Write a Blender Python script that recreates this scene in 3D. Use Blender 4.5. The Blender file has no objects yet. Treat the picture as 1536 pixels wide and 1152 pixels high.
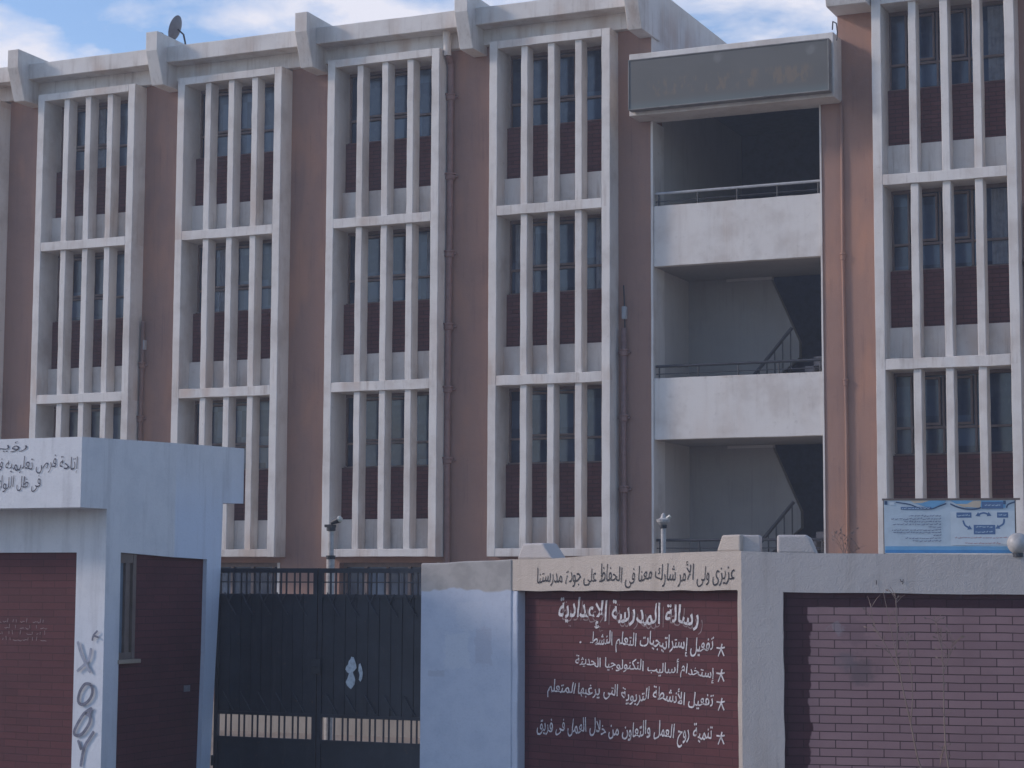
import bpy, bmesh, math, random
from mathutils import Vector, Matrix, noise
random.seed(7)
SC = bpy.context.scene
COL = SC.collection
# ------------------------------------------------------------------ camera
YAW, PITCH, ROLL = 0.4239, 0.0992, 0.00414
CAM = Vector((25.9686, -33.5809, 2.9))
cy, sy, cp, sp = math.cos(YAW), math.sin(YAW), math.cos(PITCH), math.sin(PITCH)
fwd = Vector((-sy * cp, cy * cp, sp)); rt = Vector((cy, sy, 0)); up = rt.cross(fwd)
r2 = math.cos(ROLL) * rt + math.sin(ROLL) * up
u2 = -math.sin(ROLL) * rt + math.cos(ROLL) * up
cd = bpy.data.cameras.new('camera'); cam = bpy.data.objects.new('camera', cd); COL.objects.link(cam)
cam.matrix_world = Matrix(((r2.x, u2.x, -fwd.x, CAM.x), (r2.y, u2.y, -fwd.y, CAM.y), (r2.z, u2.z, -fwd.z, CAM.z), (0, 0, 0, 1)))
cd.sensor_width = 36; cd.lens = 3000 / 1536 * 36; cd.clip_start = 0.1; cd.clip_end = 3000
SC.camera = cam
# ------------------------------------------------------------------ light, sky
AZ, EL = math.radians(68), math.radians(27)          # sun: 68 deg to the left of the facade's normal
sun_dir = Vector((-math.sin(AZ) * math.cos(EL), -math.cos(AZ) * math.cos(EL), math.sin(EL)))
sl = bpy.data.lights.new('sun', 'SUN'); sl.energy = 1.9; sl.angle = math.radians(7); sl.color = (1.0, 0.85, 0.70)
so = bpy.data.objects.new('sun', sl); COL.objects.link(so)
so.rotation_euler = (-sun_dir).to_track_quat('-Z', 'Y').to_euler(); so.location = (0, 0, 60)
W = bpy.data.worlds.new('World'); SC.world = W; W.use_nodes = True
nt = W.node_tree; nt.nodes.clear()
def N(t, typ, **kw):
    n = t.nodes.new(typ)
    for k, v in kw.items(): setattr(n, k, v)
    return n
sky = N(nt, 'ShaderNodeTexSky', sky_type='NISHITA', sun_disc=False)
sky.sun_elevation = EL; sky.sun_rotation = math.atan2(sun_dir.x, sun_dir.y) % (2 * math.pi)
sky.air_density = 1.0; sky.dust_density = 0.6; sky.ozone_density = 1.6
bg = N(nt, 'ShaderNodeBackground'); bg.inputs['Strength'].default_value = 0.15
out = N(nt, 'ShaderNodeOutputWorld')
tc = N(nt, 'ShaderNodeTexCoord'); sep = N(nt, 'ShaderNodeSeparateXYZ'); nt.links.new(tc.outputs['Generated'], sep.inputs[0])
add = N(nt, 'ShaderNodeMath', operation='ADD'); add.inputs[1].default_value = 0.16; nt.links.new(sep.outputs['Z'], add.inputs[0])
mx = N(nt, 'ShaderNodeMath', operation='MAXIMUM'); mx.inputs[1].default_value = 0.03; nt.links.new(add.outputs[0], mx.inputs[0])
dx = N(nt, 'ShaderNodeMath', operation='DIVIDE'); dy = N(nt, 'ShaderNodeMath', operation='DIVIDE')
nt.links.new(sep.outputs['X'], dx.inputs[0]); nt.links.new(mx.outputs[0], dx.inputs[1])
nt.links.new(sep.outputs['Y'], dy.inputs[0]); nt.links.new(mx.outputs[0], dy.inputs[1])
cmb = N(nt, 'ShaderNodeCombineXYZ'); nt.links.new(dx.outputs[0], cmb.inputs[0]); nt.links.new(dy.outputs[0], cmb.inputs[1])
cn = N(nt, 'ShaderNodeTexNoise'); cn.inputs['Scale'].default_value = 4.2; cn.inputs['Detail'].default_value = 8; cn.inputs['Roughness'].default_value = 0.55
cn.inputs['Distortion'].default_value = 0.25
nt.links.new(cmb.outputs[0], cn.inputs['Vector'])
cr = N(nt, 'ShaderNodeValToRGB'); cr.color_ramp.elements[0].position = 0.44; cr.color_ramp.elements[1].position = 0.60
nt.links.new(cn.outputs['Fac'], cr.inputs[0])
cl = N(nt, 'ShaderNodeMix', data_type='RGBA'); # the cloud field lies over the far side, behind the school; overhead and behind the viewer the sky is mostly clear
far = N(nt, 'ShaderNodeMapRange'); far.inputs['From Min'].default_value = 0.1; far.inputs['From Max'].default_value = 0.6; nt.links.new(sep.outputs['Y'], far.inputs['Value'])
fm = N(nt, 'ShaderNodeMath', operation='MULTIPLY'); nt.links.new(cr.outputs['Color'], fm.inputs[0]); nt.links.new(far.outputs[0], fm.inputs[1])
nt.links.new(fm.outputs[0], cl.inputs['Factor'])
nt.links.new(sky.outputs[0], cl.inputs[6]); cl.inputs[7].default_value = (5.0, 4.9, 4.9, 1)
nt.links.new(cl.outputs[2], bg.inputs['Color']); nt.links.new(bg.outputs[0], out.inputs[0])
SC.view_settings.view_transform = 'Standard'; SC.view_settings.look = 'None'
SC.view_settings.gamma = 1; SC.view_settings.exposure = 0.2
SC.view_settings.use_white_balance = True; SC.view_settings.white_balance_temperature = 5930; SC.view_settings.white_balance_tint = 15

# ------------------------------------------------------------------ materials
def mat(name, build):
    m = bpy.data.materials.new(name); m.use_nodes = True
    t = m.node_tree; b = t.nodes['Principled BSDF']; build(t, b); return m
def pos(t): return N(t, 'ShaderNodeNewGeometry').outputs['Position']
def mapping(t, vec, scale):
    mp = N(t, 'ShaderNodeMapping'); mp.inputs['Scale'].default_value = scale; t.links.new(vec, mp.inputs['Vector']); return mp.outputs[0]
def nz(t, vec, scale, detail=4, rough=0.55, dist=0.0):
    n = N(t, 'ShaderNodeTexNoise'); n.inputs['Scale'].default_value = scale; n.inputs['Detail'].default_value = detail
    n.inputs['Roughness'].default_value = rough; n.inputs['Distortion'].default_value = dist
    t.links.new(vec, n.inputs['Vector']); return n.outputs['Fac']
def ramp(t, fac, a, b):
    r = N(t, 'ShaderNodeMapRange'); r.inputs['From Min'].default_value = a; r.inputs['From Max'].default_value = b
    r.interpolation_type = 'SMOOTHSTEP'
    t.links.new(fac, r.inputs['Value']); return r.outputs['Result']
def mixc(t, fac, a, b):
    m = N(t, 'ShaderNodeMix', data_type='RGBA')
    if hasattr(fac, 'links'): t.links.new(fac, m.inputs['Factor'])
    else: m.inputs['Factor'].default_value = fac
    for s, c in ((6, a), (7, b)):
        if hasattr(c, 'links'): t.links.new(c, m.inputs[s])
        else: m.inputs[s].default_value = (*c, 1)
    return m.outputs[2]
def math2(t, op, a, b):
    m = N(t, 'ShaderNodeMath', operation=op)
    for i, c in enumerate((a, b)):
        if hasattr(c, 'links'): t.links.new(c, m.inputs[i])
        else: m.inputs[i].default_value = c
    return m.outputs[0]
def bump(t, b, h, strength, dist):
    n = N(t, 'ShaderNodeBump'); n.inputs['Strength'].default_value = strength; n.inputs['Distance'].default_value = dist
    t.links.new(h, n.inputs['Height']); t.links.new(n.outputs[0], b.inputs['Normal'])
def plaster(base, dirt, amt=0.5, grain=60, gdist=0.004, streak=True, rust=None, sill=False):
    def f(t, b):
        p = pos(t)
        under = 1.0
        if sill:       # run-off gathers at the foot of every cell, below the window sills
            sz = N(t, 'ShaderNodeSeparateXYZ'); t.links.new(p, sz.inputs[0])
            k = math2(t, 'FRACT', math2(t, 'DIVIDE', math2(t, 'SUBTRACT', 12.97, sz.outputs['Z']), 3.2), 0)
            under = math2(t, 'ADD', 0.3, math2(t, 'MULTIPLY', ramp(t, k, 0.70, 0.92), 0.7))
        big = nz(t, p, 1.1, 5, 0.6)
        st = nz(t, mapping(t, p, (7, 7, 0.7)), 1.0, 5, 0.65)
        fine = nz(t, p, grain, 3, 0.6)
        blot = nz(t, p, 9, 5, 0.7)
        c = mixc(t, math2(t, 'MULTIPLY', ramp(t, big, 0.42, 0.7), amt * 0.6), base, dirt)
        if streak: c = mixc(t, math2(t, 'MULTIPLY', math2(t, 'MULTIPLY', ramp(t, st, 0.5, 0.78), amt), under), c, dirt)
        if rust:
            rs = nz(t, mapping(t, p, (1.6, 1.6, 0.5)), 1.0, 3, 0.5)
            c = mixc(t, math2(t, 'MULTIPLY', math2(t, 'MULTIPLY', ramp(t, rs, 0.5, 0.72), 0.8), under), c, rust)
        c = mixc(t, math2(t, 'MULTIPLY', ramp(t, blot, 0.58, 0.75), amt * 0.35), c, [x * 0.75 for x in dirt])
        thin = nz(t, mapping(t, p, (16, 16, 0.5)), 1.0, 4, 0.6)
        if streak: c = mixc(t, math2(t, 'MULTIPLY', math2(t, 'MULTIPLY', ramp(t, thin, 0.56, 0.70), ramp(t, big, 0.35, 0.6)), math2(t, 'MULTIPLY', under, amt * 0.5)), c, [x * 0.7 for x in dirt])
        c = mixc(t, math2(t, 'MULTIPLY', ramp(t, fine, 0.4, 0.7), 0.10), c, [x * 0.7 for x in base])
        t.links.new(c, b.inputs['Base Color'])
        b.inputs['Roughness'].default_value = 0.85; b.inputs['Specular IOR Level'].default_value = 0.25
        h = math2(t, 'ADD', fine, math2(t, 'MULTIPLY', blot, 1.5))
        bump(t, b, h, 0.6, gdist)
    return f
def plain(c, rough=0.6, metal=0.0, var=0.25, scale=8):
    def f(t, b):
        n = nz(t, pos(t), scale, 5, 0.65)
        t.links.new(mixc(t, ramp(t, n, 0.35, 0.75), c, [x * (1 - var) for x in c]), b.inputs['Base Color'])
        b.inputs['Roughness'].default_value = rough; b.inputs['Metallic'].default_value = metal
    return f
WHITE = (0.68, 0.64, 0.595)
M = {}
M['white'] = mat('white_plaster', plaster(WHITE, (0.36, 0.29, 0.24), 0.75, 40, 0.004, rust=(0.52, 0.40, 0.32), sill=True))
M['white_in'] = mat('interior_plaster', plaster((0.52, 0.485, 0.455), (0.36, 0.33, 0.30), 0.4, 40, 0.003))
M['stair_in'] = mat('shaded_stairwell_plaster', plaster((0.33, 0.31, 0.295), (0.23, 0.215, 0.205), 0.5, 40, 0.003))  # darker copy of the interior plaster: dim light of the stairwell put into the colour
M['step_in'] = mat('dark_step', plain((0.15, 0.145, 0.16), 0.85))  # dark grey, slightly mottled, on the steps
M['navy_in'] = mat('dark_interior_shade', plain((0.11, 0.12, 0.18), 0.8))  # shade of the deep stairwell painted into its back and ceiling
M['brown'] = mat('brown_render', plaster((0.32, 0.192, 0.148), (0.21, 0.135, 0.118), 0.6, 45, 0.006, rust=(0.42, 0.225, 0.15)))
M['brown_dark'] = mat('brown_render_dark', plaster((0.26, 0.16, 0.13), (0.2, 0.13, 0.11), 0.45, 45, 0.005))
M['plinth'] = mat('beige_plinth', plaster((0.36, 0.30, 0.24), (0.25, 0.2, 0.155), 0.6, 30, 0.005))
M['stucco_cream'] = mat('cream_stucco', plaster((0.53, 0.455, 0.385), (0.38, 0.315, 0.255), 0.55, 85, 0.009))
M['stucco_grey'] = mat('grey_stucco', plaster((0.51, 0.465, 0.435), (0.38, 0.33, 0.29), 0.5, 85, 0.009))
M['cement_dull'] = mat('dull_cement', plain((0.22, 0.2, 0.21), 0.9, 0, 0.4, 20))
M['wood'] = mat('window_wood', plain((0.19, 0.135, 0.12), 0.6))
M['wood_dark'] = mat('gatehouse_wood', plain((0.17, 0.13, 0.11), 0.65))
M['pipe'] = mat('pipe_brown', plain((0.27, 0.16, 0.14), 0.6))
def gate_paint(t, b):
    p = pos(t)
    c = mixc(t, ramp(t, nz(t, p, 3, 5, 0.7), 0.35, 0.7), (0.013, 0.016, 0.026), (0.024, 0.028, 0.040))
    c = mixc(t, math2(t, 'MULTIPLY', ramp(t, nz(t, mapping(t, p, (14, 14, 1.5)), 1, 5, 0.7), 0.52, 0.75), 0.5), c, (0.05, 0.05, 0.058))
    c = mixc(t, math2(t, 'MULTIPLY', ramp(t, nz(t, p, 22, 4, 0.7), 0.62, 0.74), 0.7), c, (0.085, 0.045, 0.03))
    t.links.new(c, b.inputs['Base Color']); b.inputs['Roughness'].default_value = 0.5
    bump(t, b, nz(t, mapping(t, p, (5, 5, 2)), 1, 3), 0.3, 0.02)
M['gate'] = mat('gate_paint', gate_paint)
M['gate_worn'] = mat('gate_paint_worn', plain((0.05, 0.055, 0.07), 0.5, 0, 0.6, 18))
M['dark_metal'] = mat('dark_metal', plain((0.03, 0.032, 0.04), 0.5))
M['pole'] = mat('pole_paint', plain((0.5, 0.47, 0.44), 0.55, 0, 0.35, 14))
M['rail'] = mat('rail_paint', plain((0.42, 0.42, 0.43), 0.5))
M['dish'] = mat('dish_grey', plain((0.13, 0.125, 0.14), 0.6))
M['ink'] = mat('dark_lettering', plain((0.03, 0.028, 0.035), 0.7, 0, 0.3, 40))
M['ink_blue'] = mat('blue_lettering', plain((0.035, 0.04, 0.075), 0.7, 0, 0.3, 40))
M['chalk'] = mat('white_lettering', plain((0.68, 0.65, 0.66), 0.8, 0, 0.5, 30))
M['chalk_dim'] = mat('faded_lettering', plain((0.27, 0.2, 0.2), 0.8, 0, 0.4, 30))
M['spray'] = mat('spray_paint', plain((0.12, 0.125, 0.16), 0.8, 0, -0.9, 16))
M['spray_pale'] = mat('spray_paint_pale', plain((0.34, 0.36, 0.43), 0.8, 0, 0.3, 22))
M['paper'] = mat('torn_paper', plain((0.62, 0.66, 0.68), 0.8, 0, 0.35, 30))
M['curtain'] = mat('curtain', plain((0.24, 0.26, 0.30), 0.9, 0, 0.4, 6))
M['globe'] = mat('globe_plastic', plain((0.47, 0.45, 0.43), 0.45, 0, 0.35, 14))
M['stalk'] = mat('dry_stalk', plain((0.26, 0.185, 0.15), 0.85))
M['leafdry'] = mat('dry_leaf', plain((0.16, 0.12, 0.09), 0.85))
M['board_edge'] = mat('sign_edge', plain((0.21, 0.2, 0.185), 0.55, 0, 0.5, 5))
M['yellow'] = mat('yellow_paint', plain((0.55, 0.38, 0.10), 0.7, 0, 0.4, 12))
M['bulb'] = mat('lamp_glass', plain((0.65, 0.62, 0.52), 0.3))
def glass(t, b):
    p = pos(t)
    cell = N(t, 'ShaderNodeVectorMath', operation='FLOOR'); t.links.new(mapping(t, p, (1.75, 0.0, 1.9)), cell.inputs[0])
    wn = N(t, 'ShaderNodeTexWhiteNoise', noise_dimensions='3D'); t.links.new(cell.outputs[0], wn.inputs['Vector'])
    n = nz(t, p, 2.2, 4)
    c = mixc(t, ramp(t, n, 0.35, 0.7), (0.014, 0.024, 0.055), (0.035, 0.052, 0.095))
    c = mixc(t, math2(t, 'MULTIPLY', ramp(t, wn.outputs['Value'], 0.45, 1.0), 0.75), c, (0.065, 0.105, 0.175))   # dusty panes
    c = mixc(t, math2(t, 'MULTIPLY', ramp(t, nz(t, p, 7, 5, 0.7), 0.5, 0.75), 0.35), c, (0.10, 0.12, 0.15))
    t.links.new(c, b.inputs['Base Color'])
    t.links.new(math2(t, 'ADD', 0.06, math2(t, 'MULTIPLY', n, 0.2)), b.inputs['Roughness']); b.inputs['Specular IOR Level'].default_value = 0.6
    bump(t, b, nz(t, p, 1.3, 2), 0.25, 0.04)
M['glass'] = mat('window_glass', glass)
def gh_glass(t, b):
    t.links.new(mixc(t, nz(t, pos(t), 7), (0.22, 0.27, 0.33), (0.12, 0.15, 0.19)), b.inputs['Base Color']); b.inputs['Roughness'].default_value = 0.2
M['dusty_glass'] = mat('dusty_glass', gh_glass)
def brick(c1, c2, mortar, axis, bw=0.26, rh=0.0685, ms=0.005, patch=False, bstr=0.7, off=(0, 0)):
    def f(t, b):
        o = N(t, 'ShaderNodeTexCoord').outputs['Object']
        s = N(t, 'ShaderNodeSeparateXYZ'); t.links.new(o, s.inputs[0])
        c = N(t, 'ShaderNodeCombineXYZ')
        u = math2(t, 'ADD', s.outputs[axis], off[0]); z = math2(t, 'ADD', s.outputs['Z'], off[1])
        wob = math2(t, 'MULTIPLY', math2(t, 'SUBTRACT', nz(t, o, 3.0, 2), 0.5), 0.012)
        t.links.new(u, c.inputs[0]); t.links.new(math2(t, 'ADD', z, wob), c.inputs[1])
        def bt(a1, a2, mm):
            br = N(t, 'ShaderNodeTexBrick'); br.offset = 0.5
            br.inputs['Scale'].default_value = 1; br.inputs['Brick Width'].default_value = bw; br.inputs['Row Height'].default_value = rh
            br.inputs['Mortar Size'].default_value = ms; br.inputs['Mortar Smooth'].default_value = 0.2; br.inputs['Bias'].default_value = 0
            br.inputs['Color1'].default_value = (*a1, 1); br.inputs['Color2'].default_value = (*a2, 1); br.inputs['Mortar'].default_value = (*mm, 1)
            t.links.new(c.outputs[0], br.inputs['Vector']); return br
        b1 = bt(c1, c2, mortar); colr = b1.outputs['Color']
        fine = nz(t, o, 35, 4, 0.7); big = nz(t, o, 2.3, 4, 0.6)
        colr = mixc(t, math2(t, 'MULTIPLY', ramp(t, fine, 0.45, 0.8), 0.35), colr, [x * 0.55 for x in c1])
        chip = nz(t, mapping(t, o, (3.2, 3.2, 30)), 1.0, 4, 0.75)
        colr = mixc(t, math2(t, 'MULTIPLY', math2(t, 'MULTIPLY', ramp(t, chip, 0.66, 0.74), b1.outputs['Fac']), 0.8), colr, (0.22, 0.16, 0.16))      # pale chipped joints
        colr = mixc(t, math2(t, 'MULTIPLY', ramp(t, big, 0.45, 0.75), 0.35), colr, [x * 0.6 for x in c2])
        if patch:    # the paler rolled-on coat over the maroon bricks, with its own ragged outline
            b2 = bt((0.315, 0.195, 0.195), (0.27, 0.165, 0.168), (0.045, 0.024, 0.026))
            # outline follows whole courses: step u by row
            row = math2(t, 'FLOOR', math2(t, 'DIVIDE', z, rh), 0.0)
            rn = N(t, 'ShaderNodeTexWhiteNoise', noise_dimensions='1D'); t.links.new(row, rn.inputs['W'])
            edge = math2(t, 'ADD', math2(t, 'MULTIPLY', rn.outputs['Value'], 0.035), math2(t, 'MULTIPLY', nz(t, o, 5, 3), 0.10))
            mu = ramp(t, math2(t, 'SUBTRACT', math2(t, 'SUBTRACT', s.outputs['X'], edge), 0.49), -0.004, 0.010)
            top = math2(t, 'ADD', 2.716, math2(t, 'MULTIPLY', math2(t, 'SUBTRACT', nz(t, o, 9, 3), 0.5), 0.02))
            mz = ramp(t, math2(t, 'SUBTRACT', top, s.outputs['Z']), -0.002, 0.006)
            pm = math2(t, 'MULTIPLY', mu, mz)
            pc = mixc(t, math2(t, 'MULTIPLY', ramp(t, big, 0.4, 0.7), 0.45), b2.outputs['Color'], (0.215, 0.13, 0.13))
            pc = mixc(t, math2(t, 'MULTIPLY', ramp(t, fine, 0.5, 0.85), 0.3), pc, (0.2, 0.13, 0.135))
            for (cu, cz, r, dc) in ((0.98, 2.19, 0.17, (0.09, 0.075, 0.08)), (0.86, 2.27, 0.13, (0.16, 0.13, 0.14)), (0.93, 2.50, 0.15, (0.16, 0.1, 0.11)), (0.78, 2.53, 0.05, (0.30, 0.27, 0.28))):
                v = N(t, 'ShaderNodeVectorMath', operation='DISTANCE'); t.links.new(o, v.inputs[0]); v.inputs[1].default_value = (cu, 0.035, cz)
                dd = math2(t, 'ADD', v.outputs['Value'], math2(t, 'MULTIPLY', math2(t, 'SUBTRACT', nz(t, o, 16, 4), 0.5), 0.22))
                pc = mixc(t, math2(t, 'MULTIPLY', ramp(t, dd, r, r * 0.25), 0.5), pc, dc)
            colr = mixc(t, pm, colr, pc)
        t.links.new(colr, b.inputs['Base Color'])
        b.inputs['Roughness'].default_value = 0.8; b.inputs['Specular IOR Level'].default_value = 0.3
        hh = math2(t, 'SUBTRACT', math2(t, 'MULTIPLY', fine, 0.25), b1.outputs['Fac'])
        bump(t, b, hh, bstr, 0.008)
    return f
MAR1, MAR2 = (0.112, 0.036, 0.040), (0.088, 0.030, 0.035)
M['brick_fac'] = mat('facade_brick', brick((0.135, 0.050, 0.050), (0.105, 0.040, 0.042), (0.065, 0.03, 0.032), 'X', 0.25, 0.075, 0.008))
M['brick_text'] = mat('maroon_brick', brick(MAR1, MAR2, (0.060, 0.025, 0.029), 'X', 0.26, 0.066, 0.003, off=(0, 0.01)))
M['brick_patch'] = mat('maroon_brick_with_pale_coat', brick((0.075, 0.03, 0.036), (0.06, 0.024, 0.03), (0.04, 0.018, 0.02), 'X', 0.262, 0.0685, 0.004, patch=True, off=(0.02, 0.025)))
M['brick_gh_front'] = mat('maroon_brick_gatehouse', brick(MAR1, MAR2, (0.060, 0.025, 0.029), 'X', 0.26, 0.066, 0.003))
M['brick_gh_side'] = mat('maroon_brick_gatehouse_side', brick(MAR1, MAR2, (0.060, 0.025, 0.029), 'Y', 0.26, 0.066, 0.003))
def blue_pillar(t, b):     # bare cement on top, pale blue paint rolled below a wavy line
    p = pos(t); s = N(t, 'ShaderNodeSeparateXYZ'); t.links.new(p, s.inputs[0])
    w = math2(t, 'ADD', s.outputs['Z'], math2(t, 'MULTIPLY', math2(t, 'SUBTRACT', nz(t, p, 2.2, 3), 0.5), 0.22))
    m = ramp(t, w, 2.845, 2.825)
    fine = nz(t, p, 45, 4, 0.65); blot = nz(t, p, 5, 4, 0.6)
    cem = mixc(t, ramp(t, blot, 0.4, 0.65), (0.46, 0.42, 0.38), (0.38, 0.345, 0.31))
    blu = mixc(t, ramp(t, blot, 0.4, 0.7), (0.55, 0.58, 0.65), (0.50, 0.535, 0.61))
    for (u, z, hw, hh, c, k) in ((17.83, 2.27, 0.13, 0.16, (0.60, 0.62, 0.66), 0.7), (18.10, 2.32, 0.09, 0.18, (0.42, 0.41, 0.46), 0.4), (17.95, 2.6, 0.13, 0.13, (0.58, 0.60, 0.65), 0.6), (17.62, 2.06, 0.09, 0.03, (0.38, 0.38, 0.42), 0.4)):
        du = math2(t, 'DIVIDE', math2(t, 'ABSOLUTE', math2(t, 'SUBTRACT', s.outputs['X'], u), 0), hw)
        dz = math2(t, 'DIVIDE', math2(t, 'ABSOLUTE', math2(t, 'SUBTRACT', s.outputs['Z'], z), 0), hh)
        d = math2(t, 'ADD', math2(t, 'MAXIMUM', du, dz), math2(t, 'MULTIPLY', math2(t, 'SUBTRACT', nz(t, p, 14, 3), 0.5), 0.9))
        blu = mixc(t, math2(t, 'MULTIPLY', ramp(t, d, 1.05, 0.85), k), blu, c)
    c = mixc(t, m, cem, blu)
    t.links.new(mixc(t, math2(t, 'MULTIPLY', ramp(t, fine, 0.5, 0.8), 0.2), c, (0.25, 0.25, 0.28)), b.inputs['Base Color'])
    b.inputs['Roughness'].default_value = 0.85; bump(t, b, math2(t, 'ADD', fine, blot), 0.5, 0.006)
M['blue_pillar'] = mat('blue_painted_cement', blue_pillar)
def gh_paint(t, b):        # pale plaster, bluer fresh paint on part of the side wall
    p = pos(t); s = N(t, 'ShaderNodeSeparateXYZ'); t.links.new(p, s.inputs[0])
    fine = nz(t, p, 45, 4, 0.65); blot = nz(t, p, 3.5, 4, 0.6); st = nz(t, mapping(t, p, (9, 9, 0.9)), 1, 4, 0.6)
    c = mixc(t, ramp(t, blot, 0.4, 0.7), (0.66, 0.66, 0.67), (0.60, 0.605, 0.62))
    y = math2(t, 'ADD', s.outputs['Y'], math2(t, 'MULTIPLY', math2(t, 'SUBTRACT', blot, 0.5), 0.05))
    fresh = math2(t, 'MULTIPLY', ramp(t, y, -17.44, -17.40), ramp(t, math2(t, 'ADD', s.outputs['Z'], math2(t, 'MULTIPLY', blot, 0.2)), 4.3, 3.5))
    c = mixc(t, math2(t, 'MULTIPLY', fresh, 0.8), c, (0.58, 0.64, 0.75))
    low = ramp(t, s.outputs['Z'], 2.9, 2.4)
    c = mixc(t, math2(t, 'MULTIPLY', low, 0.3), c, (0.58, 0.63, 0.72))
    c = mixc(t, math2(t, 'MULTIPLY', ramp(t, st, 0.5, 0.75), 0.3), c, (0.33, 0.32, 0.33))
    t.links.new(mixc(t, math2(t, 'MULTIPLY', ramp(t, fine, 0.5, 0.8), 0.15), c, (0.25, 0.25, 0.28)), b.inputs['Base Color'])
    b.inputs['Roughness'].default_value = 0.85; bump(t, b, math2(t, 'ADD', fine, blot), 0.5, 0.006)
M['gh'] = mat('gatehouse_plaster', gh_paint)
def sign_face(t, b):       # weathered green-grey sheet with the ghost of gold lettering
    p = pos(t); s = N(t, 'ShaderNodeSeparateXYZ'); t.links.new(p, s.inputs[0])
    c = mixc(t, nz(t, p, 1.6, 4), (0.085, 0.080, 0.068), (0.125, 0.115, 0.10))
    gl = math2(t, 'MULTIPLY', ramp(t, nz(t, mapping(t, p, (7, 1, 2.6)), 1.0, 3, 0.7), 0.5, 0.62), math2(t, 'MULTIPLY', ramp(t, s.outputs['Z'], 11.60, 11.68), ramp(t, s.outputs['Z'], 12.0, 11.9)))
    gx = math2(t, 'MULTIPLY', ramp(t, s.outputs['X'], 13.4, 13.7), ramp(t, s.outputs['X'], 16.75, 16.5))
    c = mixc(t, math2(t, 'MULTIPLY', math2(t, 'MULTIPLY', gl, gx), 0.55), c, (0.19, 0.135, 0.08))
    for (u, z) in ((14.95, 12.22), (16.65, 12.2)):
        v = N(t, 'ShaderNodeVectorMath', operation='DISTANCE'); t.links.new(p, v.inputs[0]); v.inputs[1].default_value = (u, -0.32, z)
        d = math2(t, 'ADD', v.outputs['Value'], math2(t, 'MULTIPLY', nz(t, p, 12, 3), 0.12))
        c = mixc(t, math2(t, 'MULTIPLY', ramp(t, d, 0.18, 0.1), 0.25), c, (0.30, 0.30, 0.28))
    c = mixc(t, math2(t, 'MULTIPLY', ramp(t, s.outputs['Z'], 11.62, 11.45), 0.45), c, (0.12, 0.165, 0.16))
    t.links.new(c, b.inputs['Base Color']); b.inputs['Roughness'].default_value = 0.45
M['sign'] = mat('weathered_sign', sign_face)
def ground_mat(c1, c2):
    def f(t, b):
        p = pos(t)
        c = mixc(t, ramp(t, nz(t, p, 0.6, 6, 0.65), 0.35, 0.7), c1, c2)
        c = mixc(t, math2(t, 'MULTIPLY', ramp(t, nz(t, p, 14, 4, 0.7), 0.58, 0.7), 0.5), c, [x * 0.5 for x in c2])
        t.links.new(c, b.inputs['Base Color']); b.inputs['Roughness'].default_value = 0.95
        bump(t, b, nz(t, p, 12, 5, 0.7), 0.7, 0.03)
    return f
M['sand'] = mat('sandy_ground', ground_mat((0.30, 0.24, 0.185), (0.22, 0.175, 0.135)))
M['street'] = mat('dusty_street', ground_mat((0.24, 0.21, 0.18), (0.17, 0.15, 0.13)))
def flatc(name, c, rough=0.5): M[name] = mat(name, plain(c, rough, 0, 0.12, 10))
flatc('ban_sheet', (0.50, 0.58, 0.63)); flatc('ban_panel', (0.57, 0.63, 0.66)); flatc('ban_blue', (0.07, 0.24, 0.48)); flatc('ban_mid', (0.16, 0.36, 0.56))
flatc('ban_navy', (0.05, 0.09, 0.17)); flatc('ban_box', (0.09, 0.16, 0.30)); flatc('ban_tan', (0.56, 0.46, 0.34)); flatc('ban_text', (0.17, 0.20, 0.30)); flatc('ban_red', (0.42, 0.25, 0.27)); flatc('ban_lite', (0.50, 0.62, 0.72))

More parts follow.
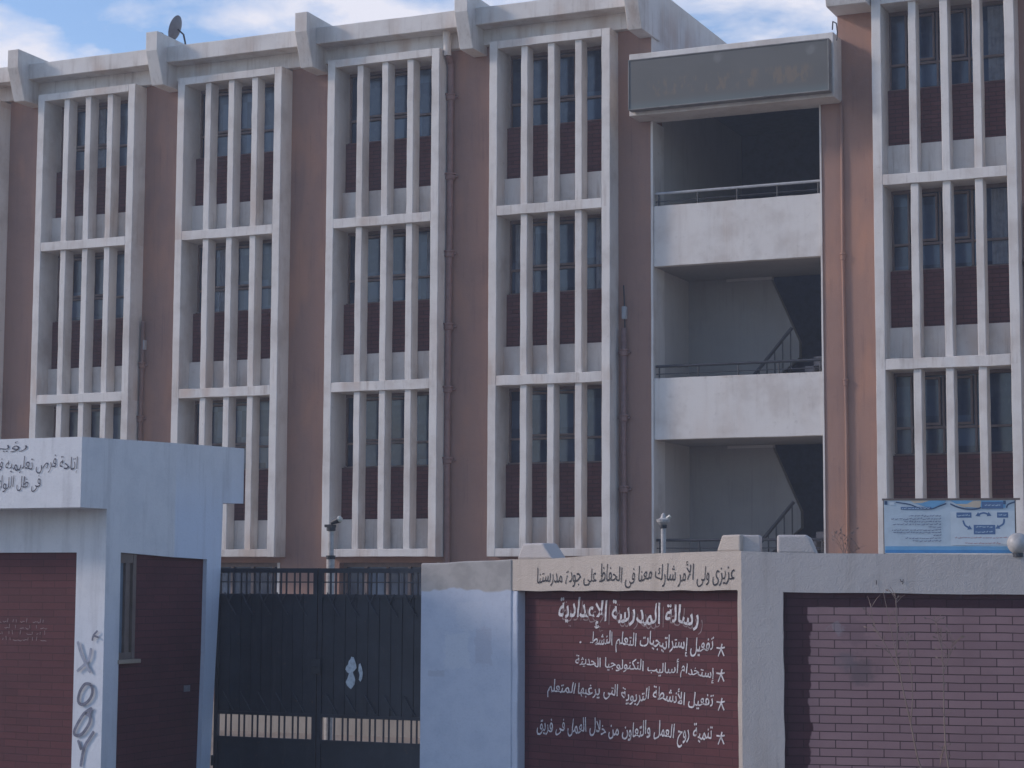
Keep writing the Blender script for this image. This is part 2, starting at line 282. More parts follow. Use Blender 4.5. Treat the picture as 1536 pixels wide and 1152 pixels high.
# ------------------------------------------------------------------ mesh helpers
class MB:
    def __init__(s): s.v = []; s.f = []
    def poly(s, pts, faces):
        o = len(s.v); s.v += [tuple(p) for p in pts]; s.f += [tuple(o + i for i in f) for f in faces]
    def box(s, x0, x1, y0, y1, z0, z1):
        s.poly([(x0, y0, z0), (x1, y0, z0), (x1, y1, z0), (x0, y1, z0), (x0, y0, z1), (x1, y0, z1), (x1, y1, z1), (x0, y1, z1)],
               [(0, 3, 2, 1), (4, 5, 6, 7), (0, 1, 5, 4), (1, 2, 6, 5), (2, 3, 7, 6), (3, 0, 4, 7)])
    def rough(s, x0, x1, y0, y1, z0, z1, amp=0.006, step=0.16, seed=0):
        """box cut along its longest side (x or z) with hand-plastered, slightly wavering arrises"""
        lx, lz = x1 - x0, z1 - z0; ax = 0 if lx > lz else 2
        n = max(1, int(max(lx, lz) / step)); rings = []
        for i in range(n + 1):
            k = i / n; ring = []
            for a, bb in ((0, 0), (1, 0), (1, 1), (0, 1)):
                if ax == 0: p = Vector((x0 + lx * k, y1 if a else y0, z1 if bb else z0))
                else: p = Vector((x1 if a else x0, y1 if bb else y0, z0 + lz * k))
                d = noise.noise_vector(p * 3.1 + Vector((seed, 0, 0))) * amp
                if ax == 0: d.x = 0
                else: d.z = 0
                ring.append(p + d)
            rings.append(ring)
        pts = [p for r in rings for p in r]; faces = []
        for i in range(n):
            for j in range(4):
                a, b2 = i * 4 + j, i * 4 + (j + 1) % 4
                faces.append((a, b2, b2 + 4, a + 4))
        faces += [(3, 2, 1, 0), (n * 4, n * 4 + 1, n * 4 + 2, n * 4 + 3)]
        s.poly(pts, faces)
    def prism(s, prof, axis, a, b):
        """profile (p,q) extruded: axis 'X' -> (y,z), 'Y' -> (x,z), 'Z' -> (x,y)"""
        n = len(prof)
        def mk(p, q, t): return (t, p, q) if axis == 'X' else (p, t, q) if axis == 'Y' else (p, q, t)
        pts = [mk(p, q, a) for p, q in prof] + [mk(p, q, b) for p, q in prof]
        s.poly(pts, [tuple(range(n)), tuple(range(2 * n - 1, n - 1, -1))] + [(i, i + n, (i + 1) % n + n, (i + 1) % n) for i in range(n)])
    def tube(s, pts, r, n=10, r1=None):
        pts = [Vector(p) for p in pts]; rings = []
        for i, p in enumerate(pts):
            d = (pts[min(i + 1, len(pts) - 1)] - pts[max(i - 1, 0)]).normalized()
            a = d.cross(Vector((0, 0, 1))) if abs(d.z) < 0.9 else d.cross(Vector((1, 0, 0)))
            a.normalize(); b = d.cross(a)
            rr = r if r1 is None else r + (r1 - r) * i / (len(pts) - 1)
            rings.append([p + a * rr * math.cos(2 * math.pi * j / n) + b * rr * math.sin(2 * math.pi * j / n) for j in range(n)])
        fs = []
        for i in range(len(rings) - 1):
            for j in range(n): fs.append((i * n + j, i * n + (j + 1) % n, (i + 1) * n + (j + 1) % n, (i + 1) * n + j))
        m = (len(rings) - 1) * n
        fs += [tuple(range(n - 1, -1, -1)), tuple(range(m, m + n))]
        s.poly([p for r_ in rings for p in r_], fs)
    def lathe(s, prof, c, n=24, mtx=None):
        mtx = mtx or Matrix.Identity(4); pts = []
        for r, z in prof:
            for j in range(n): pts.append(Vector(c) + (mtx @ Vector((r * math.cos(2 * math.pi * j / n), r * math.sin(2 * math.pi * j / n), z))))
        fs = [(i * n + j, i * n + (j + 1) % n, (i + 1) * n + (j + 1) % n, (i + 1) * n + j) for i in range(len(prof) - 1) for j in range(n)]
        fs += [tuple(range(n - 1, -1, -1)), tuple(range((len(prof) - 1) * n, len(prof) * n))]
        s.poly(pts, fs)
    def ribbon(s, pts, w, y, th=0.003):
        """a flat brush stroke in the x-z plane at depth y"""
        pts = [Vector((p[0], p[1])) for p in pts]; L = []
        for i, p in enumerate(pts):
            d = (pts[min(i + 1, len(pts) - 1)] - pts[max(i - 1, 0)]); d = d.normalized() if d.length > 1e-9 else Vector((1, 0))
            nn = Vector((-d.y, d.x)) * (w / 2) * (0.75 if i in (0, len(pts) - 1) else 1)
            L.append((p + nn, p - nn))
        o = []; fs = []
        for a, b in L: o += [(a.x, y, a.y), (b.x, y, b.y), (a.x, y + th, a.y), (b.x, y + th, b.y)]
        for i in range(len(L) - 1):
            k = i * 4
            fs += [(k, k + 1, k + 5, k + 4), (k + 2, k + 6, k + 7, k + 3), (k, k + 4, k + 6, k + 2), (k + 1, k + 3, k + 7, k + 5)]
        s.poly(o, fs)
def smooth_path(pts, n=5):
    pts = [Vector(p) for p in pts]; out_ = []
    for i in range(len(pts) - 1):
        p0, p1, p2, p3 = pts[max(i - 1, 0)], pts[i], pts[i + 1], pts[min(i + 2, len(pts) - 1)]
        for k in range(n):
            t = k / n
            out_.append(0.5 * ((2 * p1) + (p2 - p0) * t + (2 * p0 - 5 * p1 + 4 * p2 - p3) * t * t + (3 * p1 - p0 - 3 * p2 + p3) * t ** 3))
    return out_ + [pts[-1]]
def root_of(o):
    return o
def build(name, mb, m, parent=None, loc=None, bevel=0.0, smooth=False):
    """mesh given in the coordinates of its thing (or of the world)"""
    me = bpy.data.meshes.new(name); me.from_pydata([tuple(v) for v in mb.v], [], mb.f)
    bm = bmesh.new(); bm.from_mesh(me); bmesh.ops.recalc_face_normals(bm, faces=bm.faces)
    bm.to_mesh(me); bm.free()
    me.materials.append(M[m])
    if smooth:
        for p in me.polygons: p.use_smooth = True
    o = bpy.data.objects.new(name, me); COL.objects.link(o)
    if parent is not None: o.parent = parent
    if loc: o.location = loc
    if bevel:
        b = o.modifiers.new('bevel', 'BEVEL'); b.width = bevel; b.segments = 2; b.limit_method = 'ANGLE'; b.angle_limit = math.radians(50)
        b.use_clamp_overlap = True
    return o
def tag(o, label, cat, group=None, kind=None):
    if label: o['label'] = label
    if cat: o['category'] = cat
    if group: o['group'] = group
    if kind: o['kind'] = kind
    return o
def thing(name, label, cat, mtx=None, group=None):
    o = bpy.data.objects.new(name, None); COL.objects.link(o); o.empty_display_size = 0.2
    if mtx is not None: o.matrix_world = mtx
    return tag(o, label, cat, group)
def wall_frame(origin, xdir):
    x = Vector(xdir).normalized(); z = Vector((0, 0, 1)); y = z.cross(x)      # y points into the wall
    return Matrix(((x.x, y.x, 0, origin[0]), (x.y, y.y, 0, origin[1]), (0, 0, 1, origin[2]), (0, 0, 0, 1)))

# ------------------------------------------------------------------ Arabic lettering
FORMS = {'ا':'ﺍﺎ','أ':'ﺃﺄ','إ':'ﺇﺈ','د':'ﺩﺪ','ذ':'ﺫﺬ','ر':'ﺭﺮ','ز':'ﺯﺰ','و':'ﻭﻮ','ؤ':'ﺅﺆ','ة':'ﺓﺔ','ى':'ﻯﻰ',
'ب':'ﺏﺐﺑﺒ','ت':'ﺕﺖﺗﺘ','ث':'ﺙﺚﺛﺜ','ج':'ﺝﺞﺟﺠ','ح':'ﺡﺢﺣﺤ','خ':'ﺥﺦﺧﺨ','س':'ﺱﺲﺳﺴ','ش':'ﺵﺶﺷﺸ','ص':'ﺹﺺﺻﺼ','ض':'ﺽﺾﺿﻀ','ط':'ﻁﻂﻃﻄ',
'ظ':'ﻅﻆﻇﻈ','ع':'ﻉﻊﻋﻌ','غ':'ﻍﻎﻏﻐ','ف':'ﻑﻒﻓﻔ','ق':'ﻕﻖﻗﻘ','ك':'ﻙﻚﻛﻜ','ل':'ﻝﻞﻟﻠ','م':'ﻡﻢﻣﻤ','ن':'ﻥﻦﻧﻨ','ه':'ﻩﻪﻫﻬ','ي':'ﻱﻲﻳﻴ','ـ':'ــــ'}
LA = {'ا':'ﻻﻼ','أ':'ﻷﻸ','إ':'ﻹﻺ'}
def shape(s):
    o = []; i = 0; prev = False
    while i < len(s):
        c = s[i]
        if c not in FORMS: o.append(c); prev = False; i += 1; continue
        if c == 'ل' and i + 1 < len(s) and s[i + 1] in LA:
            o.append(LA[s[i + 1]][1 if prev else 0]); prev = False; i += 2; continue
        nxt = i + 1 < len(s) and s[i + 1] in FORMS; f = FORMS[c]
        if len(f) == 2: o.append(f[1] if prev else f[0]); prev = False
        else: o.append(f[3 if prev and nxt else 1 if prev else 2 if nxt else 0]); prev = nxt
        i += 1
    return ''.join(reversed(o))
def lettering(name, text, quad, y, m, parent, hand=0.012, shear=0.0, bold=0.0, seed=0, label=None):
    """text laid into quad (lower left, upper left, lower right, upper right) of the wall's x-z plane"""
    c = bpy.data.curves.new(name, 'FONT'); c.body = shape(text); c.size = 1; c.resolution_u = 3; c.offset = bold
    t = bpy.data.objects.new(name, c); COL.objects.link(t); bpy.context.view_layer.update()
    me = bpy.data.meshes.new_from_object(t.evaluated_get(bpy.context.evaluated_depsgraph_get()))
    bpy.data.objects.remove(t)
    bm = bmesh.new(); bm.from_mesh(me)
    bmesh.ops.triangulate(bm, faces=bm.faces[:])
    for e in range(2):
        long = [ed for ed in bm.edges if ed.calc_length() > 0.12]
        if long: bmesh.ops.subdivide_edges(bm, edges=long, cuts=1)
    xs = [v.co.x for v in bm.verts]; ys = [v.co.y for v in bm.verts]
    x0, x1, y0, y1 = min(xs), max(xs), min(ys), max(ys)
    LL, UL, LR, UR = [Vector(q) for q in quad]
    for v in bm.verts:
        q = Vector((v.co.x * 1.3, v.co.y * 1.3, seed))
        a = noise.noise_vector(q) * hand * 5 + noise.noise_vector(q * 3) * hand * 2
        k = (v.co.x - x0 + a.x + shear * (v.co.y - y0)) / (x1 - x0); h = (v.co.y - y0 + a.y) / (y1 - y0)
        h = h * (1 + 0.22 * noise.noise(Vector((v.co.x * 0.55, seed + 7, 0)))) + 0.20 * noise.noise(Vector((v.co.x * 0.4, seed + 3, 0))) + 0.10 * noise.noise(Vector((v.co.x * 1.3, seed + 5, 0)))
        k += (0.22 * noise.noise(Vector((v.co.x * 0.6, seed + 9, 0))) + 0.06) * (v.co.y - y0) / (x1 - x0)
        p = (LL * (1 - k) + LR * k) * (1 - h) + (UL * (1 - k) + UR * k) * h
        v.co = (p.x, y, p.y)
    for f in bm.faces:
        f.normal_update()
    bm.to_mesh(me); bm.free(); me.materials.clear(); me.materials.append(M[m])
    o = bpy.data.objects.new(name, me); COL.objects.link(o); o.parent = parent
    if label: o['label'] = label
    return o

# ================================================================== ground
g = MB(); g.poly([(-900, -16.2, 0), (900, -16.2, 0), (900, 1500, 0), (-900, 1500, 0)], [(0, 1, 2, 3)])
tag(build('courtyard_ground', g, 'sand'), 'pale sandy school courtyard ground seen under the gate', 'ground', None, 'structure')
g = MB()
g.poly([(-900, -900, 0.85), (900, -900, 0.85), (900, -17.2, 0.85), (18.9, -17.0, 0.85), (17.6, -16.45, 0.85), (12.4, -16.2, 0.85), (-900, -16.2, 0.85)], [(0, 1, 2, 3, 4, 5, 6)])
g.poly([(-900, -16.2, 0.85), (12.4, -16.2, 0.85), (17.6, -16.45, 0.85), (18.9, -17.0, 0.85), (900, -17.2, 0.85), (900, -16.0, -0.1), (-900, -16.0, -0.1)], [(0, 1, 6), (1, 2, 5), (1, 5, 6), (2, 3, 5), (3, 4, 5)])
tag(build('street', g, 'street'), 'dusty street in front of the school wall', 'street', None, 'structure')

# ================================================================== school building
SX, SY = 10.0, 0.42
school = thing('school_building', 'long three-storey brown and white school with finned window bays and open staircase', 'building', Matrix.Translation((SX, SY, 0)))
OFF = (-SX, -SY, 0)
def sb(name, mb, m, bevel=0.0, smooth=False, parent=None, loc=OFF):
    return build(name, mb, m, parent or school, loc, bevel, smooth)
BAYX = [-3.491, 0.0, 3.491, 6.983, 10.4835, 17.811, 21.302]
BW = 2.115; MG = 0.165
ZT = 12.95; H = 3.2; CB = 3.016           # top of the upper cell, storey, cell height
# brown wall piers between the bays (and the plain wall beyond the frame)
w = MB()
edges = [(-9.0, BAYX[0] - MG)] + [(BAYX[i] + BW + MG, BAYX[i + 1] - MG) for i in range(4)] + [(BAYX[4] + BW + MG, 13.415), (16.935, BAYX[5] - MG), (BAYX[5] + BW + MG, BAYX[6] - MG), (BAYX[6] + BW + MG, 27.0)]
for a, b in edges: w.box(a, b, 0.42, 1.0, 0.55, 13.2)
w.box(16.605, 16.935, 0.42, 1.0, 0.55, 12.3)
for x in BAYX:                              # under each bay: the wall round the ground-floor window
    w.box(x - MG, x + BW + MG, 0.42, 1.0, 3.28, 3.39)
    w.box(x - MG, x, 0.42, 1.0, 0.55, 3.28); w.box(x + BW, x + BW + MG, 0.42, 1.0, 0.55, 3.28)
    w.box(x, x + BW, 0.42, 1.0, 0.55, 1.5)
sb('facade_wall', w, 'brown')
w = MB(); w.box(-9, 13.43, 0.36, 1.0, -0.2, 0.55); w.box(16.605, 27, 0.36, 1.0, -0.2, 0.55)
sb('plinth', w, 'plinth', 0.01)
# body behind the facade
w = MB()
w.box(-9, 13.1, 1.3, 12, -0.2, 13.05); w.box(17.22, 27, 1.3, 12, -0.2, 13.05); w.box(13.1, 16.95, 6.5, 12, -0.2, 12.3)
sb('rear_block', w, 'brown_dark')
# frieze and roof parapet
w = MB()
for a, b in ((-9, 13.40), (17.04, 27)):
    w.box(a, b, 0.28, 1.2, 13.125, 13.45)
sb('frieze', w, 'white', 0.008)
# under-frieze strips where the bay frames rise above the piers are covered by the frames themselves
w = MB()
for a, b in ((-9, 13.155), (16.94, 27)): w.rough(a, b, -0.1, 1.2, 13.43, 13.76, 0.010, 0.5)
sb('roof_parapet', w, 'white', 0.012)
for x in (-4.13, -0.64, 2.83, 6.32, 9.79, 13.19, 16.90, 20.27, 23.75):
    w = MB(); w.prism([(-0.45, 14.0), (0.76, 13.97), (0.76, 12.95), (-0.2, 12.95), (-0.45, 13.61)], 'X', x, x + (0.72 if x == 16.90 else 0.28))
    sb('roof_bracket', w, 'white', 0.012)
w = MB()
for a, b, c in ((13.165, 13.43, 0.425), (16.92, 17.2, 0.98)):
    w.box(a, b, c, 12, 12.3, 13.95)
w.box(-9, 13.1, 1.2, 12, 13.05, 13.25); w.box(17.2, 27, 1.2, 12, 13.05, 13.25)
sb('roof_side_wall', w, 'white')
# ---- one window bay, copied
def make_bay():
    f = MB(); z0 = ZT - 2 * H - CB
    f.rough(-MG, 0, 0, 0.80, z0 - 0.15, ZT + 0.15, 0.006, 0.2, 1); f.rough(BW, BW + MG, 0, 0.80, z0 - 0.15, ZT + 0.15, 0.006, 0.2, 2)
    f.rough(0, BW, 0.003, 0.80, ZT, ZT + 0.147, 0.006, 0.2, 3); f.rough(0, BW, 0.003, 0.80, z0 - 0.147, z0, 0.006, 0.2, 4)
    for k in (1, 2): f.rough(0, BW, 0.002, 0.80, ZT - k * H, ZT - k * H + H - CB, 0.012, 0.12, 5 + k)
    bay = build('window_bay', f, 'white', school, None, 0.008)
    for k in range(3):
        zt = ZT - k * H; zb = zt - CB; zbr0, zbr1 = zb + 0.575, zb + 1.575
        for i, xc in enumerate((0.535, 1.085, 1.635)):
            s = MB(); s.rough(xc - 0.0675, xc + 0.0675, 0.05, 0.33, zb - 0.001, zt + 0.001, 0.006, 0.2, 10 + i)
            build('fin', s, 'white', bay, None, 0.008)
        s = MB(); s.box(0, BW, 0.36, 0.8, zb, zbr0); build('spandrel', s, 'white', bay)
        s = MB(); s.box(0, BW, 0.47, 0.8, zbr0, zbr1); build('brick_panel', s, 'brick_fac', bay)
        s = MB(); s.box(0, BW, 0.66, 0.70, zbr1, zt); build('window_pane', s, 'glass', bay)
        s = MB(); y0, y1 = 0.60, 0.66
        s.box(0, BW, y0 - 0.04, y1, zbr1, zbr1 + 0.035); s.box(0, BW, y0, y1, zt - 0.06, zt)
        s.box(0, BW, y0 + 0.003, y1, zbr1 + 0.46, zbr1 + 0.50)
        for xm in (0.012, 0.30, 0.85, 1.40, 2.10):
            s.box(xm - 0.018, xm + 0.018, y0 + 0.006, y1, zbr1 + 0.05, zt - 0.07)
        for xa, xb in ((0.345, 0.805), (0.895, 1.355)):                        # opening sashes stand a little proud
            for a, b, c, d in ((xa, xb, zbr1 + 0.52, zbr1 + 0.56), (xa, xb, zt - 0.13, zt - 0.09), (xa, xa + 0.035, zbr1 + 0.56, zt - 0.13), (xb - 0.035, xb, zbr1 + 0.56, zt - 0.13)):
                s.box(a, b, y0 - 0.012, y1 - 0.01, c, d)
        build('window_frame', s, 'wood', bay)
    return bay
bay0 = make_bay()
bay0.location = (BAYX[0] - SX, -SY, 0)
bays = [bay0]
for x in BAYX[1:]:
    b = bay0.copy(); COL.objects.link(b); b.parent = school; b.location = (x - SX, -SY, 0)
    for ch in list(bay0.children):
        c = ch.copy(); COL.objects.link(c); c.parent = b
    bays.append(b)
def curtain(bi, k, xa, xb):
    zt = ZT - k * H; zb = zt - CB; s = MB(); n = 24
    for i in range(n):
        a = xa + (xb - xa) * i / n; b = xa + (xb - xa) * (i + 1) / n
        ya, yb = 0.652 + 0.006 * math.sin(i * 1.3), 0.652 + 0.006 * math.sin((i + 1) * 1.3)
        s.poly([(a, ya, zb + 1.63), (b, yb, zb + 1.63), (b, yb, zt - 0.08), (a, ya, zt - 0.08)], [(0, 1, 2, 3)])
    build('curtain', s, 'curtain', bays[bi])
for bi, k, a, b in ((2, 1, 0.5, 0.9), (2, 1, 1.75, 2.05), (4, 1, 0.1, 0.5), (4, 1, 1.75, 2.05), (5, 0, 1.72, 2.05), (5, 1, 1.72, 2.05), (1, 0, 0.65, 1.1), (3, 1, 1.72, 2.05)): curtain(bi, k, a, b)
# ground-floor windows
gw = MB()
gw.box(0, BW, 0.60, 0.66, 1.5, 1.56); gw.box(0, BW, 0.60, 0.66, 3.2, 3.28); gw.box(0, BW, 0.603, 0.66, 2.35, 2.42)
for xm in (0.03, 0.48, 0.95, 1.42, 1.9, 2.085): gw.box(xm - 0.03, xm + 0.03, 0.606, 0.66, 1.56, 3.2)
for i, x in enumerate(BAYX):
    if i == 0:
        w0 = sb('ground_window', gw, 'wood', loc=(x - SX, -SY, 0)); q = MB(); q.box(0, BW, 0.66, 0.7, 1.5, 3.28); p0 = build('pane', q, 'glass', w0)
        q = MB(); q.rough(BW - 0.001, BW + 0.05, 0.40, 0.62, 1.5, 3.278, 0.003); t0 = build('jamb_trim', q, 'white', w0)
    else:
        c = w0.copy(); COL.objects.link(c); c.parent = school; c.location = (x - SX, -SY, 0)
        for ch in (p0, t0):
            d = ch.copy(); COL.objects.link(d); d.parent = c
# ---- open staircase bay
w = MB()
w.box(13.16, 13.43, 1.0, 6.5, 0, 12.45); w.box(16.605, 16.9, 1.0, 6.5, 0, 12.45)
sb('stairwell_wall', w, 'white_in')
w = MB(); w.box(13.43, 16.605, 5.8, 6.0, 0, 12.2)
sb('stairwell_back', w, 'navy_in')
w = MB()
for a, b, z0, z1 in ((13.41, 13.452, 0.55, 11.37), (16.59, 16.62, 0.55, 11.37)):
    w.rough(a, b, 0.40, 1.002, z0, z1, 0.003, 0.2)
sb('stair_opening_trim', w, 'white')
for z in (8.66, 5.49):
    w = MB(); w.rough(13.453, 16.589, 0.425, 0.58, z, z + 1.12, 0.006, 0.15); sb('stair_parapet', w, 'white', 0.01)
    w = MB(); w.box(13.43, 16.605, 0.58, 2.5, z + 0.002, z + 0.16)
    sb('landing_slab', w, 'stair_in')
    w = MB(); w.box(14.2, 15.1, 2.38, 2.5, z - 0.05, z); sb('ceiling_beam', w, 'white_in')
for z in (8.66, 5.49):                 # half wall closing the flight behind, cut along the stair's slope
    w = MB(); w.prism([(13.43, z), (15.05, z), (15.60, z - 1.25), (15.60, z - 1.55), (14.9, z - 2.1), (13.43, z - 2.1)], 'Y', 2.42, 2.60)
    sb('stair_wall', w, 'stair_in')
    # flight of steps rising to the right
    w = MB(); zb = z - 3.17 + 0.16
    for i in range(9): w.box(14.95 + i * 0.17, 14.95 + (i + 1) * 0.17, 1.5, 2.38, zb + i * 0.17, zb + (i + 1) * 0.17)
    fl = sb('stair_flight', w, 'step_in')
    w = MB(); w.tube([(14.93, 1.45, zb + 0.95), (15.75, 1.45, zb + 1.90)], 0.035, 8)
    for i in range(6):
        x = 14.97 + i * 0.15; zz = zb + 0.1 + (x - 14.95)
        w.tube([(x, 1.45, zz), (x, 1.45, zb + 0.95 + (x - 14.93) * 1.158)], 0.014, 6)
    build('stair_handrail', w, 'dark_metal', fl)
def railing(z0, z1, m_top, m_bar):
    w = MB(); w.tube([(13.47, 0.5, z1), (16.57, 0.5, z1)], 0.026, 8); r = sb('stair_railing', w, m_top)
    w = MB(); n = 5
    for i in range(n): x = 13.53 + i * (3.0 / (n - 1)); w.tube([(x, 0.5, z0), (x, 0.5, z1 - 0.024)], 0.014, 6)
    w.tube([(13.47, 0.5, (z0 + z1) / 2 - 0.03), (16.57, 0.5, (z0 + z1) / 2 - 0.03)], 0.010, 6)
    build('railing_bars', w, m_bar, r)
railing(9.78, 10.02, 'rail', 'dark_metal'); railing(6.61, 6.83, 'dark_metal', 'dark_metal'); railing(3.45, 3.68, 'dark_metal', 'dark_metal')
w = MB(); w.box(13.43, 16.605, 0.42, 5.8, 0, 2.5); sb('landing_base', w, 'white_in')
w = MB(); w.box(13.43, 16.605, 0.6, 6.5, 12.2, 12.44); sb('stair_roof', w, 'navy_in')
w = MB(); w.rough(13.18, 17.0, -0.1, 0.6, 11.37, 12.52, 0.008, 0.3); sb('stair_lintel', w, 'white', 0.012)
# ---- rain pipes
def pipe(name, pts, r, collars, m='pipe', top=None):
    w = MB(); w.tube(pts, r, 10); p = sb(name, w, m, smooth=True)
    for (x, y, z) in collars:
        c = MB(); c.lathe([(r * 1.05, -0.07), (r * 1.5, -0.05), (r * 1.5, 0.03), (r * 1.9, 0.035), (r * 1.9, 0.06), (r * 1.05, 0.07)], (x, y, z), 12)
        c.box(x - r * 2.4, x + r * 2.4, y, y + 0.07, z - 0.012, z + 0.012)
        build('collar', c, m, p, (0, 0, 0), smooth=False)
    return p
p1 = pipe('drain_pipe', smooth_path([(9.345, 0.19, 12.99), (9.34, 0.26, 12.93), (9.335, 0.335, 12.8), (9.335, 0.345, 12.4), (9.335, 0.345, 10.0), (9.315, 0.345, 6.0), (9.33, 0.345, 3.0), (9.32, 0.345, 0.3)], 4), 0.062, [(9.333, 0.345, 12.2), (9.335, 0.345, 10.65), (9.33, 0.345, 9.15), (9.325, 0.345, 7.75), (9.318, 0.345, 6.55), (9.32, 0.345, 5.2)])
c = MB(); c.tube([(9.345, 0.18, 12.98), (9.345, 0.16, 13.2), (9.36, 0.10, 13.44)], 0.075, 12); build('spout', c, 'white', p1, (0, 0, 0))
pipe('drain_pipe', [(12.9, 0.345, 7.55), (12.89, 0.345, 5.5), (12.905, 0.345, 3.2), (12.9, 0.345, 0.3)], 0.048, [(12.895, 0.345, 7.1), (12.892, 0.345, 5.9), (12.9, 0.345, 4.6)])
pipe('drain_pipe', [(2.36, 0.36, 8.2), (2.34, 0.36, 6.0), (2.35, 0.36, 0.3)], 0.042, [(2.35, 0.36, 7.3), (2.34, 0.36, 6.2)], 'brown_dark')
pipe('drain_pipe', [(17.0, 0.385, 11.4), (16.99, 0.385, 8.6), (17.02, 0.385, 5.5), (17.01, 0.385, 0.4)], 0.026, [(16.99, 0.385, 8.62), (17.01, 0.385, 6.4)], 'brown')
pipe('drain_pipe', [(20.2, 0.345, 9.3), (20.2, 0.345, 0.4)], 0.055, [(20.2, 0.345, 8.3), (20.2, 0.345, 6.4)])
c = MB(); c.box(12.86, 12.94, 0.33, 0.425, 7.72, 7.95); sb('junction_box', c, 'rail', 0.008)
c = MB(); c.box(2.33, 2.41, 0.33, 0.425, 7.62, 7.82); sb('junction_box', c, 'rail', 0.008)
c = MB(); c.tube([(12.87, 0.41, 8.35), (12.89, 0.40, 8.0), (12.90, 0.40, 7.5)], 0.012, 6); sb('cable', c, 'dark_metal')
c = MB(); c.tube([(16.93, 0.1, 12.62), (16.98, -0.05, 12.72), (17.06, -0.12, 12.66), (17.08, -0.13, 12.5), (17.06, -0.12, 12.35)], 0.012, 6); sb('cable', c, 'dark_metal')

# ---- name board on the staircase lintel
sg = thing('sign_board', 'long weathered grey-green name board fixed over the open staircase', 'sign', Matrix.Translation((15.1, -0.14, 11.43)))
s = MB(); s.box(13.26, 16.95, -0.30, -0.14, 11.45, 12.34); build('board', s, 'sign', sg, (-15.1, 0.14, -11.43))
s = MB()
s.box(13.24, 16.97, -0.315, -0.12, 11.428, 11.45); s.box(13.24, 16.97, -0.315, -0.12, 12.34, 12.36)
s.box(13.24, 13.26, -0.315, -0.12, 11.45, 12.34); s.box(16.95, 16.97, -0.315, -0.12, 11.45, 12.34)
build('board_frame', s, 'board_edge', sg, (-15.1, 0.14, -11.43), 0.004)
# ---- satellite dish
dc = Vector((2.42, 1.2, 14.56)); nrm = Vector((-0.93, -0.17, 0.34)).normalized()
dh = thing('satellite_dish', 'small dark satellite dish on the roof edge beside a parapet bracket', 'satellite dish', Matrix.Translation((2.68, 1.2, 13.25)))
mt = nrm.to_track_quat('Z', 'Y').to_matrix().to_4x4()
s = MB(); R = 0.27
s.lathe([(0.0015, -0.075)] + [(R * k / 8, -0.075 + 0.075 * (k / 8) ** 2) for k in range(1, 9)] + [(R + 0.008, 0.006), (R, 0.012)] + [(R * k / 8, -0.068 + 0.075 * (k / 8) ** 2) for k in range(8, 0, -1)] + [(0.0015, -0.065)], (0, 0, 0), 32, mt)
build('dish_reflector', s, 'dish', dh, dc - Vector((2.68, 1.2, 13.25)), 0, True)
s = MB(); s.tube([(0, 0, 0), (0, 0, 0.95), (-0.05, 0, 1.15)], 0.02, 8); s.tube([(-0.05, 0, 1.15), (-0.2, 0.0, 1.28)], 0.018, 8); build('dish_pole', s, 'dark_metal', dh)
tip = dc + nrm * 0.25 + Vector((-0.1, 0, -0.18)) - Vector((2.68, 1.2, 13.25))
base = dc - Vector((0, 0, R * 0.9)) - Vector((2.68, 1.2, 13.25))
s = MB(); s.tube([base, tip], 0.010, 6); s.lathe([(0.02, -0.05), (0.03, -0.04), (0.03, 0.04), (0.02, 0.05)], tip, 10, mt); build('feed_arm', s, 'dark_metal', dh)

# ================================================================== gatehouse
GX = 15.143; GO = Vector((13.8, -17.5, 0.85))
gh = thing('gatehouse', 'small pale blue gatehouse with maroon brick panels and a lettered roof slab', 'gatehouse', Matrix.Translation(GO))
def gb(name, mb, m, bevel=0.0, parent=None):
    return build(name, mb, m, parent or gh, -GO if parent is None else (0, 0, 0), bevel)
w = MB(); w.prism([(-18.918, 3.555), (-18.918, 4.185), (-17.4, 4.225), (-16.2, 4.25), (-16.2, 3.69), (-16.58, 3.68), (-16.60, 3.0), (-16.655, 2.2), (-16.73, 1.1), (-16.76, 0.5), (-16.93, 0.5), (-16.90, 1.1), (-16.86, 2.2), (-16.85, 3.12), (-17.4, 3.132), (-18.29, 3.165), (-18.285, 2.0), (-18.295, 0.5), (-18.522, 0.5), (-18.518, 2.0), (-18.52, 3.555)], 'X', 14.822, GX)
w.prism([(-18.918, 3.555), (-18.918, 4.185), (-17.4, 4.225), (-16.2, 4.25), (-16.2, 3.69), (-16.58, 3.68), (-16.58, 3.14), (-18.52, 3.162), (-18.52, 3.555)], 'X', 12.0, 14.822)
gb('plaster_wall', w, 'gh')
w = MB(); w.box(12.0, 14.83, -18.485, -18.3, 0.5, 3.17); bf = gb('front_brick_panel', w, 'brick_gh_front')
w = MB(); w.box(14.9, GX - 0.045, -18.0, -16.84, 0.5, 3.17); w.box(14.9, GX - 0.045, -18.295, -18.0, 0.5, 2.19); gb('side_brick_panel', w, 'brick_gh_side')
w = MB(); w.box(12, 14.8, -16.95, -16.77, 0.5, 3.13); gb('rear_wall', w, 'gh')
w = MB()
w.box(14.93, GX - 0.025, -18.05, -18.0, 2.19, 3.17); w.box(14.93, GX - 0.03, -18.16, -18.10, 2.25, 3.07)
w.box(14.93, GX - 0.03, -18.29, -18.05, 3.07, 3.17); w.box(14.93, GX - 0.03, -18.29, -18.05, 2.19, 2.25)
w.box(14.97, GX - 0.055, -18.10, -18.05, 2.25, 3.07)
wf = gb('side_window', w, 'wood_dark', 0.003)
w = MB(); w.box(14.97, GX - 0.06, -18.29, -18.16, 2.25, 3.07); build('window_pane', w, 'dusty_glass', wf)
w = MB(); w.box(14.95, GX + 0.02, -18.3, -17.96, 2.15, 2.188); build('window_sill', w, 'plinth', wf, None, 0.005)
